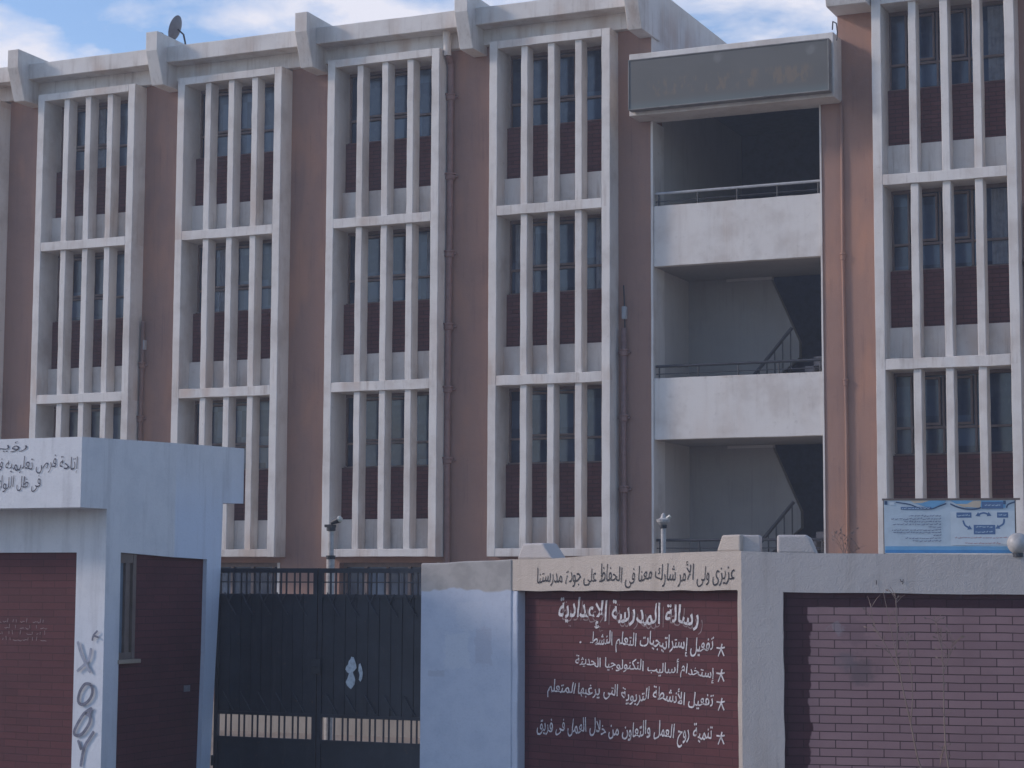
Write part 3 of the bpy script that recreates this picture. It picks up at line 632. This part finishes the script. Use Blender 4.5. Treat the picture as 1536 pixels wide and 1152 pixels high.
w = MB(); w.rough(15.09, GX - 0.04, -17.15, -17.04, 1.845, 1.905, 0.008, 0.03); gb('cement_patch', w, 'cement_dull')
gl = Matrix.Identity(4)
for i, (txt, q) in enumerate((('رؤيــــــــــــة', [(13.35, 4.085), (13.35, 4.185), (14.53, 4.070), (14.53, 4.172)]), ('إتاحة فرص تعليميه فى', [(14.15, 3.862), (14.15, 4.03), (15.105, 3.845), (15.105, 4.01)]), ('فى ظل اللوائح', [(14.12, 3.69), (14.12, 3.855), (14.706, 3.678), (14.706, 3.838)]))):
    o = lettering('painted_lettering', txt, q, -18.9235, 'ink_blue', gh, 0.009, 0.03, -0.006, i * 3); o.location = -GO
GRAF = [[(15.085, 2.457), (15.042, 2.414), (15.029, 2.366)], [(15.035, 2.414), (15.094, 2.397)],
 [(14.868, 2.358), (14.924, 2.221), (15.016, 2.079)], [(15.017, 2.3), (14.991, 2.192), (14.869, 2.088)],
 [(15.027, 1.973), (14.961, 1.977), (14.904, 1.904), (14.892, 1.82), (14.937, 1.792), (15.009, 1.835), (15.043, 1.907), (15.027, 1.973)],
 [(15.04, 1.765), (14.947, 1.703), (14.857, 1.563), (14.873, 1.516), (14.945, 1.536), (15.015, 1.627), (15.02, 1.693), (14.969, 1.715)], [(15.04, 1.765), (15.006, 1.692)],
 [(15.068, 1.558), (15.019, 1.491), (14.964, 1.406), (14.932, 1.239)], [(14.896, 1.475), (14.935, 1.388)]]
for grp, mm in (((0, 1), 'spray'), ((2, 3), 'spray_pale'), ((4,), 'spray'), ((5, 6), 'spray'), ((7, 8), 'spray')):
    w = MB()
    for i in grp: w.ribbon([(p.x, p.y) for p in smooth_path([(a, b, 0) for a, b in GRAF[i]], 5)], 0.028 if i > 1 else 0.018, -18.537 + i * 0.0008, 0.001)
    gb('graffiti_letter', w, mm)
w = MB(); random.seed(3)
for r in range(4):
    x = 13.75
    while x < 14.48:
        L = random.uniform(0.02, 0.07); z = 2.52 - r * 0.055
        if random.random() < 0.55: w.ribbon([(x, z), (x + random.uniform(-0.008, 0.008), z + random.uniform(0.02, 0.04))], 0.008, -18.489, 0.001)
        else: w.ribbon([(x, z + random.uniform(0, 0.012)), (x + L * 0.3, z), (x + L * 0.6, z + random.uniform(-0.006, 0.01)), (x + L, z + random.uniform(-0.004, 0.012))], 0.007, -18.4895, 0.001)
        x += L + random.uniform(0.0, 0.02)
gb('faded_writing', w, 'chalk_dim')

# ================================================================== gate
GYP = -16.55; GT = Vector((16.3, GYP, 0.85))
gt = thing('metal_gate', 'dark navy double metal gate with bars above and below its solid sheet', 'gate', Matrix.Translation(GT))
def leaf(xa, xb):
    m = MB(); y0, y1 = GYP - 0.02, GYP + 0.02; st = 0.045
    m.box(xa, xa + st, y0, y1, 0.9, 3.035); m.box(xb - st, xb, y0, y1, 0.9, 3.035)
    for z0, z1 in ((2.99, 3.035), (2.755, 2.785), (1.605, 1.635), (1.36, 1.39), (0.9, 0.95)): m.box(xa + st, xb - st, y0, y1, z0, z1)
    lf = build('gate_leaf', m, 'gate', gt, -GT)
    m = MB(); m.box(xa + st, xb - st, GYP - 0.006, GYP + 0.006, 1.635, 2.755); m.box(xa + st, xb - st, GYP - 0.006, GYP + 0.006, 0.95, 1.36)
    n = 9
    for i in range(1, n): x = xa + st + (xb - xa - 2 * st) * i / n; m.box(x - 0.006, x + 0.006, GYP - 0.014, GYP - 0.007, 1.636, 2.754)
    build('sheet_panel', m, 'gate', lf)
    m = MB(); w_ = xb - xa - 2 * st; k = int(w_ / 0.078)
    m2 = MB()
    for i in range(1, k + 1):
        x = xa + st + w_ * i / (k + 1); dx_ = (0.008 if i % 2 else -0.008)
        m.box(x + dx_ - 0.007, x + dx_ + 0.007, GYP - 0.007, GYP + 0.007, 2.785, 2.99); m2.box(x + dx_ - 0.007, x + dx_ + 0.007, GYP - 0.007, GYP + 0.007, 1.39, 1.605)
    m.box(xa + st, xb - st, GYP - 0.009, GYP + 0.009, 2.895, 2.907)
    build('gate_bars', m, 'gate', lf); build('gate_bars', m2, 'gate', lf)
    m = MB(); m2 = MB()
    for i in range(5):
        x = xa + st + 0.06 + i * (w_ - 0.06) / 5
        m.tube([(x, GYP - 0.03, 2.80), (x + 0.05, GYP - 0.03, 2.70), (x + 0.13, GYP - 0.022, 2.58)], 0.006, 6); m.tube([(x + 0.10, GYP - 0.03, 2.79), (x + 0.05, GYP - 0.032, 2.70)], 0.006, 6)
        m2.tube([(x, GYP - 0.024, 1.83), (x + 0.12, GYP - 0.024, 1.65)], 0.006, 6)
    build('gate_ornament', m, 'gate_worn', lf); build('gate_ornament', m2, 'gate_worn', lf)
leaf(15.075, 16.228); leaf(16.24, 17.44)
m = MB(); m.box(16.185, 16.285, GYP - 0.045, GYP - 0.0205, 2.02, 2.16); m.tube([(16.21, GYP - 0.04, 2.09), (16.21, GYP - 0.085, 2.09), (16.265, GYP - 0.085, 2.09)], 0.008, 8); build('gate_lock', m, 'dark_metal', gt, -GT, 0.004)
for z in (1.15, 2.0, 2.8):
    for x in (15.07, 17.445):
        m = MB(); m.tube([(x, GYP - 0.026, z - 0.05), (x, GYP - 0.026, z + 0.05)], 0.016, 10); build('hinge', m, 'dark_metal', gt, -GT)
tp = thing('torn_paper', 'torn white paper scraps left on the dark gate sheet', 'paper', Matrix.Translation((16.63, GYP - 0.022, 2.03)))
for i, l in enumerate(([(16.637, 2.150), (16.655, 2.168), (16.662, 2.19), (16.69, 2.186), (16.702, 2.152), (16.716, 2.12), (16.722, 2.085), (16.70, 2.06), (16.682, 2.045), (16.69, 2.022), (16.70, 2.0), (16.709, 1.97), (16.702, 1.93), (16.68, 1.90), (16.662, 1.882), (16.640, 1.90), (16.62, 1.915), (16.606, 1.95), (16.625, 1.985), (16.640, 2.03), (16.618, 2.045), (16.600, 2.07), (16.612, 2.10), (16.628, 2.115)], [(16.746, 2.119), (16.762, 2.13), (16.778, 2.09), (16.79, 2.04), (16.783, 1.985), (16.765, 1.955), (16.748, 1.975), (16.757, 2.02), (16.742, 2.06)])):
    m = MB(); m.prism([(a - 16.68, b - 2.03) for a, b in l], 'Y', 0.0, 0.003); build('paper_scrap', m, 'paper', tp)
# ---- gate pillar
Kx, Ky = 20.7877, -17.4001
aT = math.radians(15.1); TX = Vector((math.cos(aT), -math.sin(aT), 0)); T0 = Vector((Kx, Ky, 0)) - TX * 2.511
aR = math.radians(12.7); RX = Vector((math.cos(aR), math.sin(aR), 0))
gp = thing('gate_pillar', 'wide gate pillar with bare cement top and patchy pale blue paint below', 'pillar', Matrix.Translation((17.9, -16.7, 0.85)))
m = MB(); m.prism([(17.449, 0.5), (18.385, 0.5), (18.385, 3.117), (18.2, 3.107), (17.9, 3.10), (17.7, 3.085), (17.449, 3.082)], 'Y', -16.76, -16.42)
build('pillar_shaft', m, 'blue_pillar', gp, (-17.9, 16.7, -0.85), 0.012)

# ================================================================== boundary wall with the writing
TO = Vector((T0.x, T0.y, 0.85))
tw = thing('boundary_wall', 'cream-beamed boundary wall with white handwriting on its maroon brick panel', 'wall', wall_frame(TO, TX))
def tb(name, mb, m, bevel=0.0, smooth=False): return build(name, mb, m, tw, (0, 0, -0.85), bevel, smooth)
m = MB()
pr = [(-0.02, 2.83)] + [(i * 0.12, 2.828 + 0.004 * math.sin(i * 1.7) + 0.0009 * i) for i in range(1, 20)] + [(2.465, 2.85)]
def edge_t(x, z0, z1, seed): return [(x + 0.007 * noise.noise(Vector((seed, 0, z * 4.0))) + 0.004 * noise.noise(Vector((seed, 3, z * 17.0))), z) for z in [z0 + (z1 - z0) * i / 26 for i in range(27)]]
pr += edge_t(2.472, 2.84, 0.4, 2) + [(2.511, 0.4), (2.511, 3.178), (2.0, 3.170), (1.5, 3.158), (1.0, 3.150), (0.5, 3.122), (-0.02, 3.116)]
m.prism(pr, 'Y', 0.0, 0.30); tb('plaster_frame', m, 'stucco_cream')
m = MB(); m.rough(0.0, 0.085, 0.004, 0.30, 0.4, 2.83, 0.006, 0.15); tb('left_pier', m, 'blue_pillar', 0.012)
m = MB(); m.box(0.086, 2.474, 0.11, 0.28, 0.4, 2.85); tb('brick_panel', m, 'brick_text')
m = MB(); m.prism([(0.06, 3.115), (0.13, 3.262), (0.36, 3.265), (0.48, 3.118)], 'Y', 0.015, 0.24); tb('merlon', m, 'stucco_grey', 0.02)
m = MB(); m.prism([(2.26, 3.172), (2.315, 3.312), (2.50, 3.315), (2.50, 3.175)], 'Y', 0.003, 0.22); tb('merlon', m, 'stucco_cream', 0.015)
YT = 0.1055
def tl(txt, q, y, mt_, hand=0.012, bold=0.0, shear=0.05, seed=0):
    o = lettering('painted_lettering', txt, q, y, mt_, tw, hand, shear, bold, seed); o.location = (0, 0, -0.85); return o
tl('عزيزى ولى الأمر شارك معنا فى الحفاظ على جودة مدرستنا', [(0.31, 2.862), (0.309, 3.074), (2.437, 2.885), (2.439, 3.10)], -0.004, 'ink', 0.012, -0.002, 0.08, 1)
tq = [(0.471, 2.50), (0.47, 2.767), (2.0, 2.487), (2.0, 2.734)]
tl('رسالة المدرسة الإعدادية', tq, YT, 'chalk', 0.014, 0.016, 0.05, 2)
tl('رسالة المدرسة الإعدادية', [(a + 0.04, b - 0.035) for a, b in tq], YT + 0.002, 'chalk_dim', 0.016, -0.018, 0.05, 2)
tl('تفعيل إستراتيجيات التعلم النشط', [(0.834, 2.307), (0.834, 2.479), (2.152, 2.266), (2.153, 2.452)], YT, 'chalk', 0.013, 0.007, 0.05, 3)
tl('إستخدام أساليب التكنولوجيا الحديثة', [(0.662, 2.126), (0.661, 2.289), (2.158, 2.064), (2.159, 2.231)], YT, 'chalk', 0.013, 0.007, 0.05, 4)
tl('تفعيل الأنشطة التربوية التى يرغبها المتعلم', [(0.349, 1.875), (0.349, 2.047), (2.149, 1.805), (2.15, 2.005)], YT, 'chalk', 0.013, 0.007, 0.05, 5)
tl('تنمية روح العمل والتعاون من خلال العمل فى فريق', [(0.227, 1.504), (0.226, 1.688), (2.135, 1.515), (2.135, 1.715)], YT, 'chalk', 0.013, 0.007, 0.05, 6)
m = MB()
for (x, z) in ((2.234, 2.341), (2.232, 2.127), (2.231, 1.886), (2.228, 1.602)):
    m.ribbon([(x, z + 0.012), (x - 0.03, z - 0.055)], 0.012, YT, 0.001); m.ribbon([(x, z + 0.012), (x + 0.030, z - 0.05)], 0.016, YT - 0.0008, 0.001)
    m.ribbon([(x - 0.045, z + 0.018), (x, z + 0.014), (x + 0.038, z + 0.024)], 0.016, YT - 0.0016, 0.001); m.ribbon([(x, z + 0.01), (x + 0.012, z + 0.052)], 0.016, YT - 0.0024, 0.001)
m.ribbon([(0.722, 2.37), (0.738, 2.38)], 0.02, YT, 0.001)
tb('painted_stars', m, 'chalk')

# ================================================================== plain boundary wall on the right
RO = Vector((Kx, Ky, 0.85))
rw = thing('boundary_wall', 'grey stucco boundary wall with pale coat rolled over its brick panel', 'wall', wall_frame(RO, RX))
def rb(name, mb, m, bevel=0.0, smooth=False): return build(name, mb, m, rw, (0, 0, -0.85), bevel, smooth)
def pier_edge(x, z0, z1, seed):
    return [(x + 0.008 * noise.noise(Vector((seed, 0, z * 4.0))) + 0.004 * noise.noise(Vector((seed, 3, z * 17.0))), z) for z in [z0 + (z1 - z0) * i / 26 for i in range(27)]]
m = MB()
m.prism([(0.0, 0.4)] + [(0.0, 3.176), (0.3, 3.165), (0.64, 3.158), (1.2, 3.155), (2.3, 3.148), (4.0, 3.135), (6.0, 3.12), (6.0, 2.81), (3.852, 2.815)] + pier_edge(3.852, 2.81, 0.4, 4) + pier_edge(3.498, 0.4, 2.81, 5)
        + [(3.498 - i * 0.28, 2.814 + 0.0018 * i + 0.003 * math.sin(i * 1.7)) for i in range(1, 11)] + pier_edge(0.347, 2.834, 0.4, 6), 'Y', 0.0, 0.30)
rb('plaster_frame', m, 'stucco_grey')
m = MB(); m.box(0.346, 3.501, 0.035, 0.28, 0.4, 2.835); m.box(3.849, 6.0, 0.035, 0.28, 0.4, 2.835); rb('brick_panel', m, 'brick_patch')
m = MB(); m.prism([(-0.04, 3.165), (-0.04, 3.312), (0.145, 3.312), (0.158, 3.30), (0.158, 3.165)], 'Y', 0.05, 0.24); rb('merlon', m, 'stucco_grey', 0.012)
m = MB(); m.prism([(0.300, 3.155), (0.300, 3.312), (0.54, 3.312), (0.575, 3.29), (0.636, 3.15)], 'Y', 0.0, 0.22); rb('merlon', m, 'stucco_grey', 0.02)
m = MB(); m.ribbon([(1.115, 2.90), (1.118, 2.935)], 0.008, -0.006, 0.001); m.ribbon([(1.33, 2.905), (1.335, 2.945)], 0.007, -0.006, 0.001); m.ribbon([(1.31, 2.945), (1.318, 2.925), (1.335, 2.925)], 0.007, -0.0068, 0.001); rb('scratch_marks', m, 'ink')
# ---- information banner standing on the wall
bn = thing('information_banner', 'blue and white printed information banner standing on the boundary wall', 'banner', wall_frame(RO + RX * 1.73 + Vector((0, 0, 2.31)), RX))
m = MB(); m.rough(-0.545, 0.515, 0.09, 0.096, 0.0, 0.445, 0.002, 0.05); build('banner_sheet', m, 'ban_sheet', bn)
m = MB(); m.box(-0.56, 0.56, 0.085, 0.115, 0.440, 0.456); m.box(-0.553, -0.533, 0.097, 0.12, -0.01, 0.44); m.box(0.505, 0.525, 0.097, 0.12, -0.01, 0.44); build('banner_batten', m, 'wood_dark', bn)
def flat(name, pts, y, mm): m_ = MB(); m_.prism(pts, 'Y', y, y + 0.0008); return build(name, m_, mm, bn)
def rect(a, b, c, d): return [(a, c), (b, c), (b, d), (a, d)]
flat('printed_band', rect(-0.54, 0.51, 0.002, 0.028), 0.0868, 'ban_blue'); flat('printed_band', rect(-0.54, 0.51, 0.028, 0.058), 0.0868, 'ban_mid')
def bp(px, py): return (-0.545 + (px - 160) / 1330 * 1.075, 0.445 - (py - 115) / 540 * 0.445)      # print layout
flat('printed_panel', [bp(*q) for q in ((830, 575), (1470, 565), (1470, 230), (830, 235))], 0.0866, 'ban_panel')
flat('printed_swoosh', [bp(*q) for q in ((450, 125), (790, 125), (770, 150), (640, 205), (560, 180), (470, 150))], 0.0866, 'ban_mid')
flat('printed_swoosh', [bp(*q) for q in ((830, 125), (1380, 128), (1380, 200), (1150, 205), (1000, 200), (900, 165))], 0.0866, 'ban_mid')
flat('printed_swoosh', [bp(*q) for q in ((430, 125), (620, 125), (540, 150), (470, 150))], 0.0862, 'ban_tan')
flat('printed_swoosh', [bp(*q) for q in ((1060, 128), (1140, 128), (1130, 200), (960, 190), (880, 160), (1000, 160))], 0.0860, 'ban_tan')
for pts, wd in (([(280, 140), (340, 148), (430, 165), (520, 200), (640, 208), (720, 180), (790, 155)], 0.010), ([(830, 158), (900, 190), (1000, 212), (1090, 210), (1140, 195)], 0.012), ([(1390, 200), (1410, 165), (1480, 140)], 0.012)):
    m = MB(); m.ribbon([bp(p.x, p.y) for p in smooth_path([(a, b, 0) for a, b in pts], 4)], wd, 0.0854, 0.0006); build('printed_line', m, 'ban_navy', bn)
flat('printed_logo', [bp(*q) for q in ((165, 165), (195, 165), (195, 128), (165, 128))], 0.0860, 'ban_navy')
flat('printed_logo', [bp(*q) for q in ((1360, 165), (1385, 165), (1385, 128), (1360, 128))], 0.0852, 'ban_navy')
flat('printed_logo', [bp(*q) for q in ((215, 170), (265, 170), (265, 135), (215, 135))], 0.0860, 'ban_panel')
for a, b, c, d in ((890, 1040, 245, 298), (1295, 1405, 245, 298), (1060, 1275, 370, 465), (1145, 1360, 138, 208), (330, 640, 188, 215)):
    flat('printed_box', [bp(a, d), bp(b, d), bp(b, c), bp(a, c)], 0.0857, 'ban_box')
def arrow(pts, hd):
    m = MB(); pp = [bp(p.x, p.y) for p in smooth_path([(a, b, 0) for a, b in pts], 4)]; m.ribbon(pp, 0.014, 0.0856, 0.0006)
    e = Vector(pp[-1]); d = (e - Vector(pp[-3])).normalized(); nn = Vector((-d.y, d.x))
    tri = [e + d * 0.022, e - d * 0.012 + nn * 0.02, e - d * 0.012 - nn * 0.02]; m.prism([tuple(q) for q in tri], 'Y', 0.0850, 0.0856)
    if hd:
        e = Vector(pp[0]); d = (e - Vector(pp[2])).normalized(); nn = Vector((-d.y, d.x)); tri = [e + d * 0.022, e - d * 0.012 + nn * 0.02, e - d * 0.012 - nn * 0.02]; m.prism([tuple(q) for q in tri], 'Y', 0.0850, 0.0856)
    build('printed_arrow', m, 'ban_box', bn)
arrow([(1105, 270), (1160, 250), (1215, 268)], True); arrow([(955, 325), (975, 375), (1020, 402)], False); arrow([(1365, 310), (1355, 360), (1300, 395)], False)
m = MB(); random.seed(11)          # the print is too small to read: lines of minute strokes
def tiny(m, xa, xb, y, h=12):
    x = xb
    while x > xa:
        L = random.uniform(12, 42); L = min(L, x - xa + 4)
        yy = y + random.uniform(-3, 3)
        m.ribbon([bp(x, yy - random.uniform(0, h * 0.6)), bp(x - L * 0.4, yy), bp(x - L * 0.7, yy + random.uniform(-2, 4)), bp(x - L, yy - random.uniform(0, h * 0.4))], 0.0055, 0.0855, 0.0005)
        if random.random() < 0.5: m.ribbon([bp(x - L * 0.3, yy), bp(x - L * 0.3 + 2, yy - h)], 0.0045, 0.0850, 0.0004)
        x -= L + random.uniform(3, 10)
for y, xa in ((280, 415), (310, 235), (337, 370), (365, 245), (393, 610), (422, 245), (447, 250), (476, 660), (505, 370), (532, 450)): tiny(m, xa, 735, y)
build('printed_text', m, 'ban_text', bn)
m = MB(); tiny(m, 875, 1415, 500); tiny(m, 970, 1325, 555); build('printed_text', m, 'ban_red', bn)
m = MB()
for xa, xb, y in ((345, 625, 203), (905, 1025, 275), (1310, 1390, 275), (1080, 1250, 440), (1085, 1250, 392), (1170, 1330, 175)): tiny(m, xa, xb, y, 10)
for v_i, v in enumerate(m.v): m.v[v_i] = (v[0], v[1] - 0.0012, v[2])
build('printed_text', m, 'ban_lite', bn)
# ---- globe lamp
gl_o = thing('globe_lamp', 'white globe lamp on top of the boundary wall at banner corner', 'lamp', wall_frame(RO + RX * 2.262 + Vector((0, 0, 2.29)), RX))
m = MB(); m.lathe([(0.002, -0.085)] + [(0.088 * math.sin(math.pi * k / 14), -0.088 * math.cos(math.pi * k / 14)) for k in range(1, 14)] + [(0.002, 0.088)], (0, 0.02, 0.10), 28); build('globe', m, 'globe', gl_o, None, 0, True)
m = MB(); m.lathe([(0.045, -0.01), (0.045, 0.02), (0.03, 0.025), (0.03, 0.04)], (0, 0.02, 0.0), 16); build('lamp_base', m, 'dark_metal', gl_o)

# ================================================================== lamp posts in the courtyard
def post(x, y, ztop, r, label, head):
    o = thing('lamp_post', label, 'lamp post', Matrix.Translation((x, y, 0)), 'lamp posts behind the school wall')
    m = MB(); m.tube([(0, 0, 0), (0, 0, ztop - 0.4)], r, 14); m.tube([(0, 0, ztop - 0.4), (0, 0, ztop - 0.06)], r * 0.72, 12); build('pole', m, 'pole', o, None, 0, False)
    m = MB(); m.lathe([(r * 1.0, -0.02), (r * 1.15, -0.02), (r * 1.15, 0.02), (r * 1.0, 0.02)], (0, 0, ztop - 0.4), 14)
    m.lathe([(r * 0.8, -0.015), (r * 1.1, -0.01), (r * 1.1, 0.03), (r * 0.8, 0.03)], (0, 0, ztop - 0.1), 14); build('collar', m, 'dark_metal', o)
    m = MB()
    if head == 'spot':
        m.box(-0.055, 0.035, -0.05, 0.05, ztop - 0.075, ztop - 0.045)
        q = Matrix.Rotation(math.radians(68), 4, 'Y')
        m.lathe([(0.018, -0.05), (0.03, 0.0), (0.042, 0.055)], (0.045, 0, ztop - 0.01), 12, q); hd = build('lamp_head', m, 'dark_metal', o)
        m = MB(); m.lathe([(0.038, 0.05), (0.036, 0.075), (0.02, 0.09)], (0.045, 0, ztop - 0.01), 12, q); build('bulb', m, 'bulb', hd)
    else:
        m.lathe([(r * 0.7, -0.06), (r * 1.9, -0.02), (r * 2.1, 0.005), (r * 0.9, 0.02), (r * 0.5, 0.06), (0.006, 0.07)], (0, 0, ztop - 0.03), 14); hd = build('lamp_head', m, 'pole', o)
        m = MB(); m.tube([(0.03, 0, ztop - 0.02), (0.075, 0, ztop + 0.01)], 0.018, 8); build('bulb', m, 'bulb', hd)
post(15.205, -14.5, 3.57, 0.045, 'pale post with angled spotlight standing behind the metal gate', 'spot')
post(19.042, -14.5, 3.57, 0.034, 'thin pale post with capped head before the open staircase', 'cap')
# ---- painted kerb stones by the building
random.seed(5)
for i, x in enumerate((10.6,)):
    m = MB(); m.rough(-0.42, 0.42, -0.1, 0.1, 0, 0.16, 0.01, 0.1, i); o = build('kerb_stone', m, 'yellow', None, (x, -3.9, 0.0), 0.02)
    tag(o, 'yellow painted kerb stone lying in the courtyard beyond the gate', 'kerb stone')

# ================================================================== dry weeds
def weed(label, paths, mtx_origin, r0, leaf_n, seed, group=None):
    random.seed(seed)
    o = thing('dry_weed', label, 'weed', wall_frame(mtx_origin, RX), group)
    m = MB(); lf = MB()
    for i, pth in enumerate(paths):
        pp = smooth_path(pth, 4); m.tube(pp, r0 * (1 if i == 0 else 0.6), 6, r0 * 0.25)
        for j in range(leaf_n):
            k = random.randint(len(pp) // 4, len(pp) - 1); p = pp[k]
            d = Vector((random.uniform(-1, 1), random.uniform(-0.6, 0.6), random.uniform(0.3, 1.2))).normalized(); L = random.uniform(0.03, 0.13)
            m.tube([p, p + d * L * 0.6 + Vector((0, 0, 0.01)), p + d * L], r0 * 0.32, 4, r0 * 0.12)
            if random.random() < 0.5:
                e = p + d * L; s_ = Vector((d.z, 0.2, -d.x)) * 0.008
                lf.poly([e - s_, e + d * 0.02 , e + s_, e - d * 0.012], [(0, 1, 2, 3)])
    m.poly(lf.v, lf.f)
    build('stem', m, 'stalk', o)
    return o
def P(l, v, x0): return [(a - x0, v + 0.05 * math.sin(a * 9 + b * 5), b - 0.85) for a, b in l]
A = [[(1.54, 0.86), (1.473, 1.367), (1.433, 1.498), (1.379, 1.788), (1.33, 2.027), (1.301, 2.186), (1.276, 2.32), (1.252, 2.454), (1.217, 2.641), (1.178, 2.84)], [(1.379, 1.788), (1.398, 2.001), (1.386, 2.241), (1.358, 2.455)], [(1.301, 2.186), (1.198, 2.399), (1.104, 2.56), (1.075, 2.748)], [(1.276, 2.32), (1.285, 2.561), (1.277, 2.749), (1.268, 2.841)]]
weed('taller branching dry weed before the brick panel, left of two', [P(l, -0.3, 1.5) for l in A], RO + RX * 1.5, 0.009, 10, 1, 'dry weeds before the brick panel')
B = [[(1.70, 0.86), (1.677, 1.371), (1.65, 1.635), (1.644, 1.925), (1.644, 2.191), (1.636, 2.377), (1.634, 2.564)], [(1.65, 1.635), (1.617, 1.528), (1.605, 1.449)], [(1.644, 2.191), (1.693, 2.325), (1.727, 2.458)], [(1.636, 2.377), (1.607, 2.51), (1.593, 2.617)]]
weed('straight upright dry weed before the brick panel, right of two', [P(l, -0.3, 1.68) for l in B], RO + RX * 1.68, 0.009, 9, 2, 'dry weeds before the brick panel')
Cc = [[(0.84, 2.2), (0.835, 3.137), (0.825, 3.279), (0.816, 3.40)], [(0.835, 3.137), (0.80, 3.25), (0.758, 3.308)], [(0.835, 3.137), (0.87, 3.25), (0.888, 3.336)], [(0.835, 3.1), (0.93, 3.19), (0.97, 3.20)]]
weed('small dry weed poking up behind the boundary wall beside the stair', [P(l, 0.5, 0.84) for l in Cc], RO + RX * 0.84, 0.006, 9, 4)

# ================================================================== added volume standing in for lens veil, lifts the shadows
m = MB(); m.box(-905, 905, -905, 1505, -1.0, 15.6)
hz = build('lens_veil', m, 'white'); hz.data.materials.clear()
hm = bpy.data.materials.new('lens_veil_volume'); hm.use_nodes = True; hm.node_tree.nodes.clear()
pv = hm.node_tree.nodes.new('ShaderNodeVolumePrincipled'); ho = hm.node_tree.nodes.new('ShaderNodeOutputMaterial')
pv.inputs['Color'].default_value = (0.82, 0.88, 1.0, 1); pv.inputs['Density'].default_value = 0.0021; pv.inputs['Anisotropy'].default_value = 0.2
hm.node_tree.links.new(pv.outputs[0], ho.inputs['Volume']); hz.data.materials.append(hm)
tag(hz, 'thin pale added volume standing in for veiling lens glare', 'lens_veil', None, 'stuff')
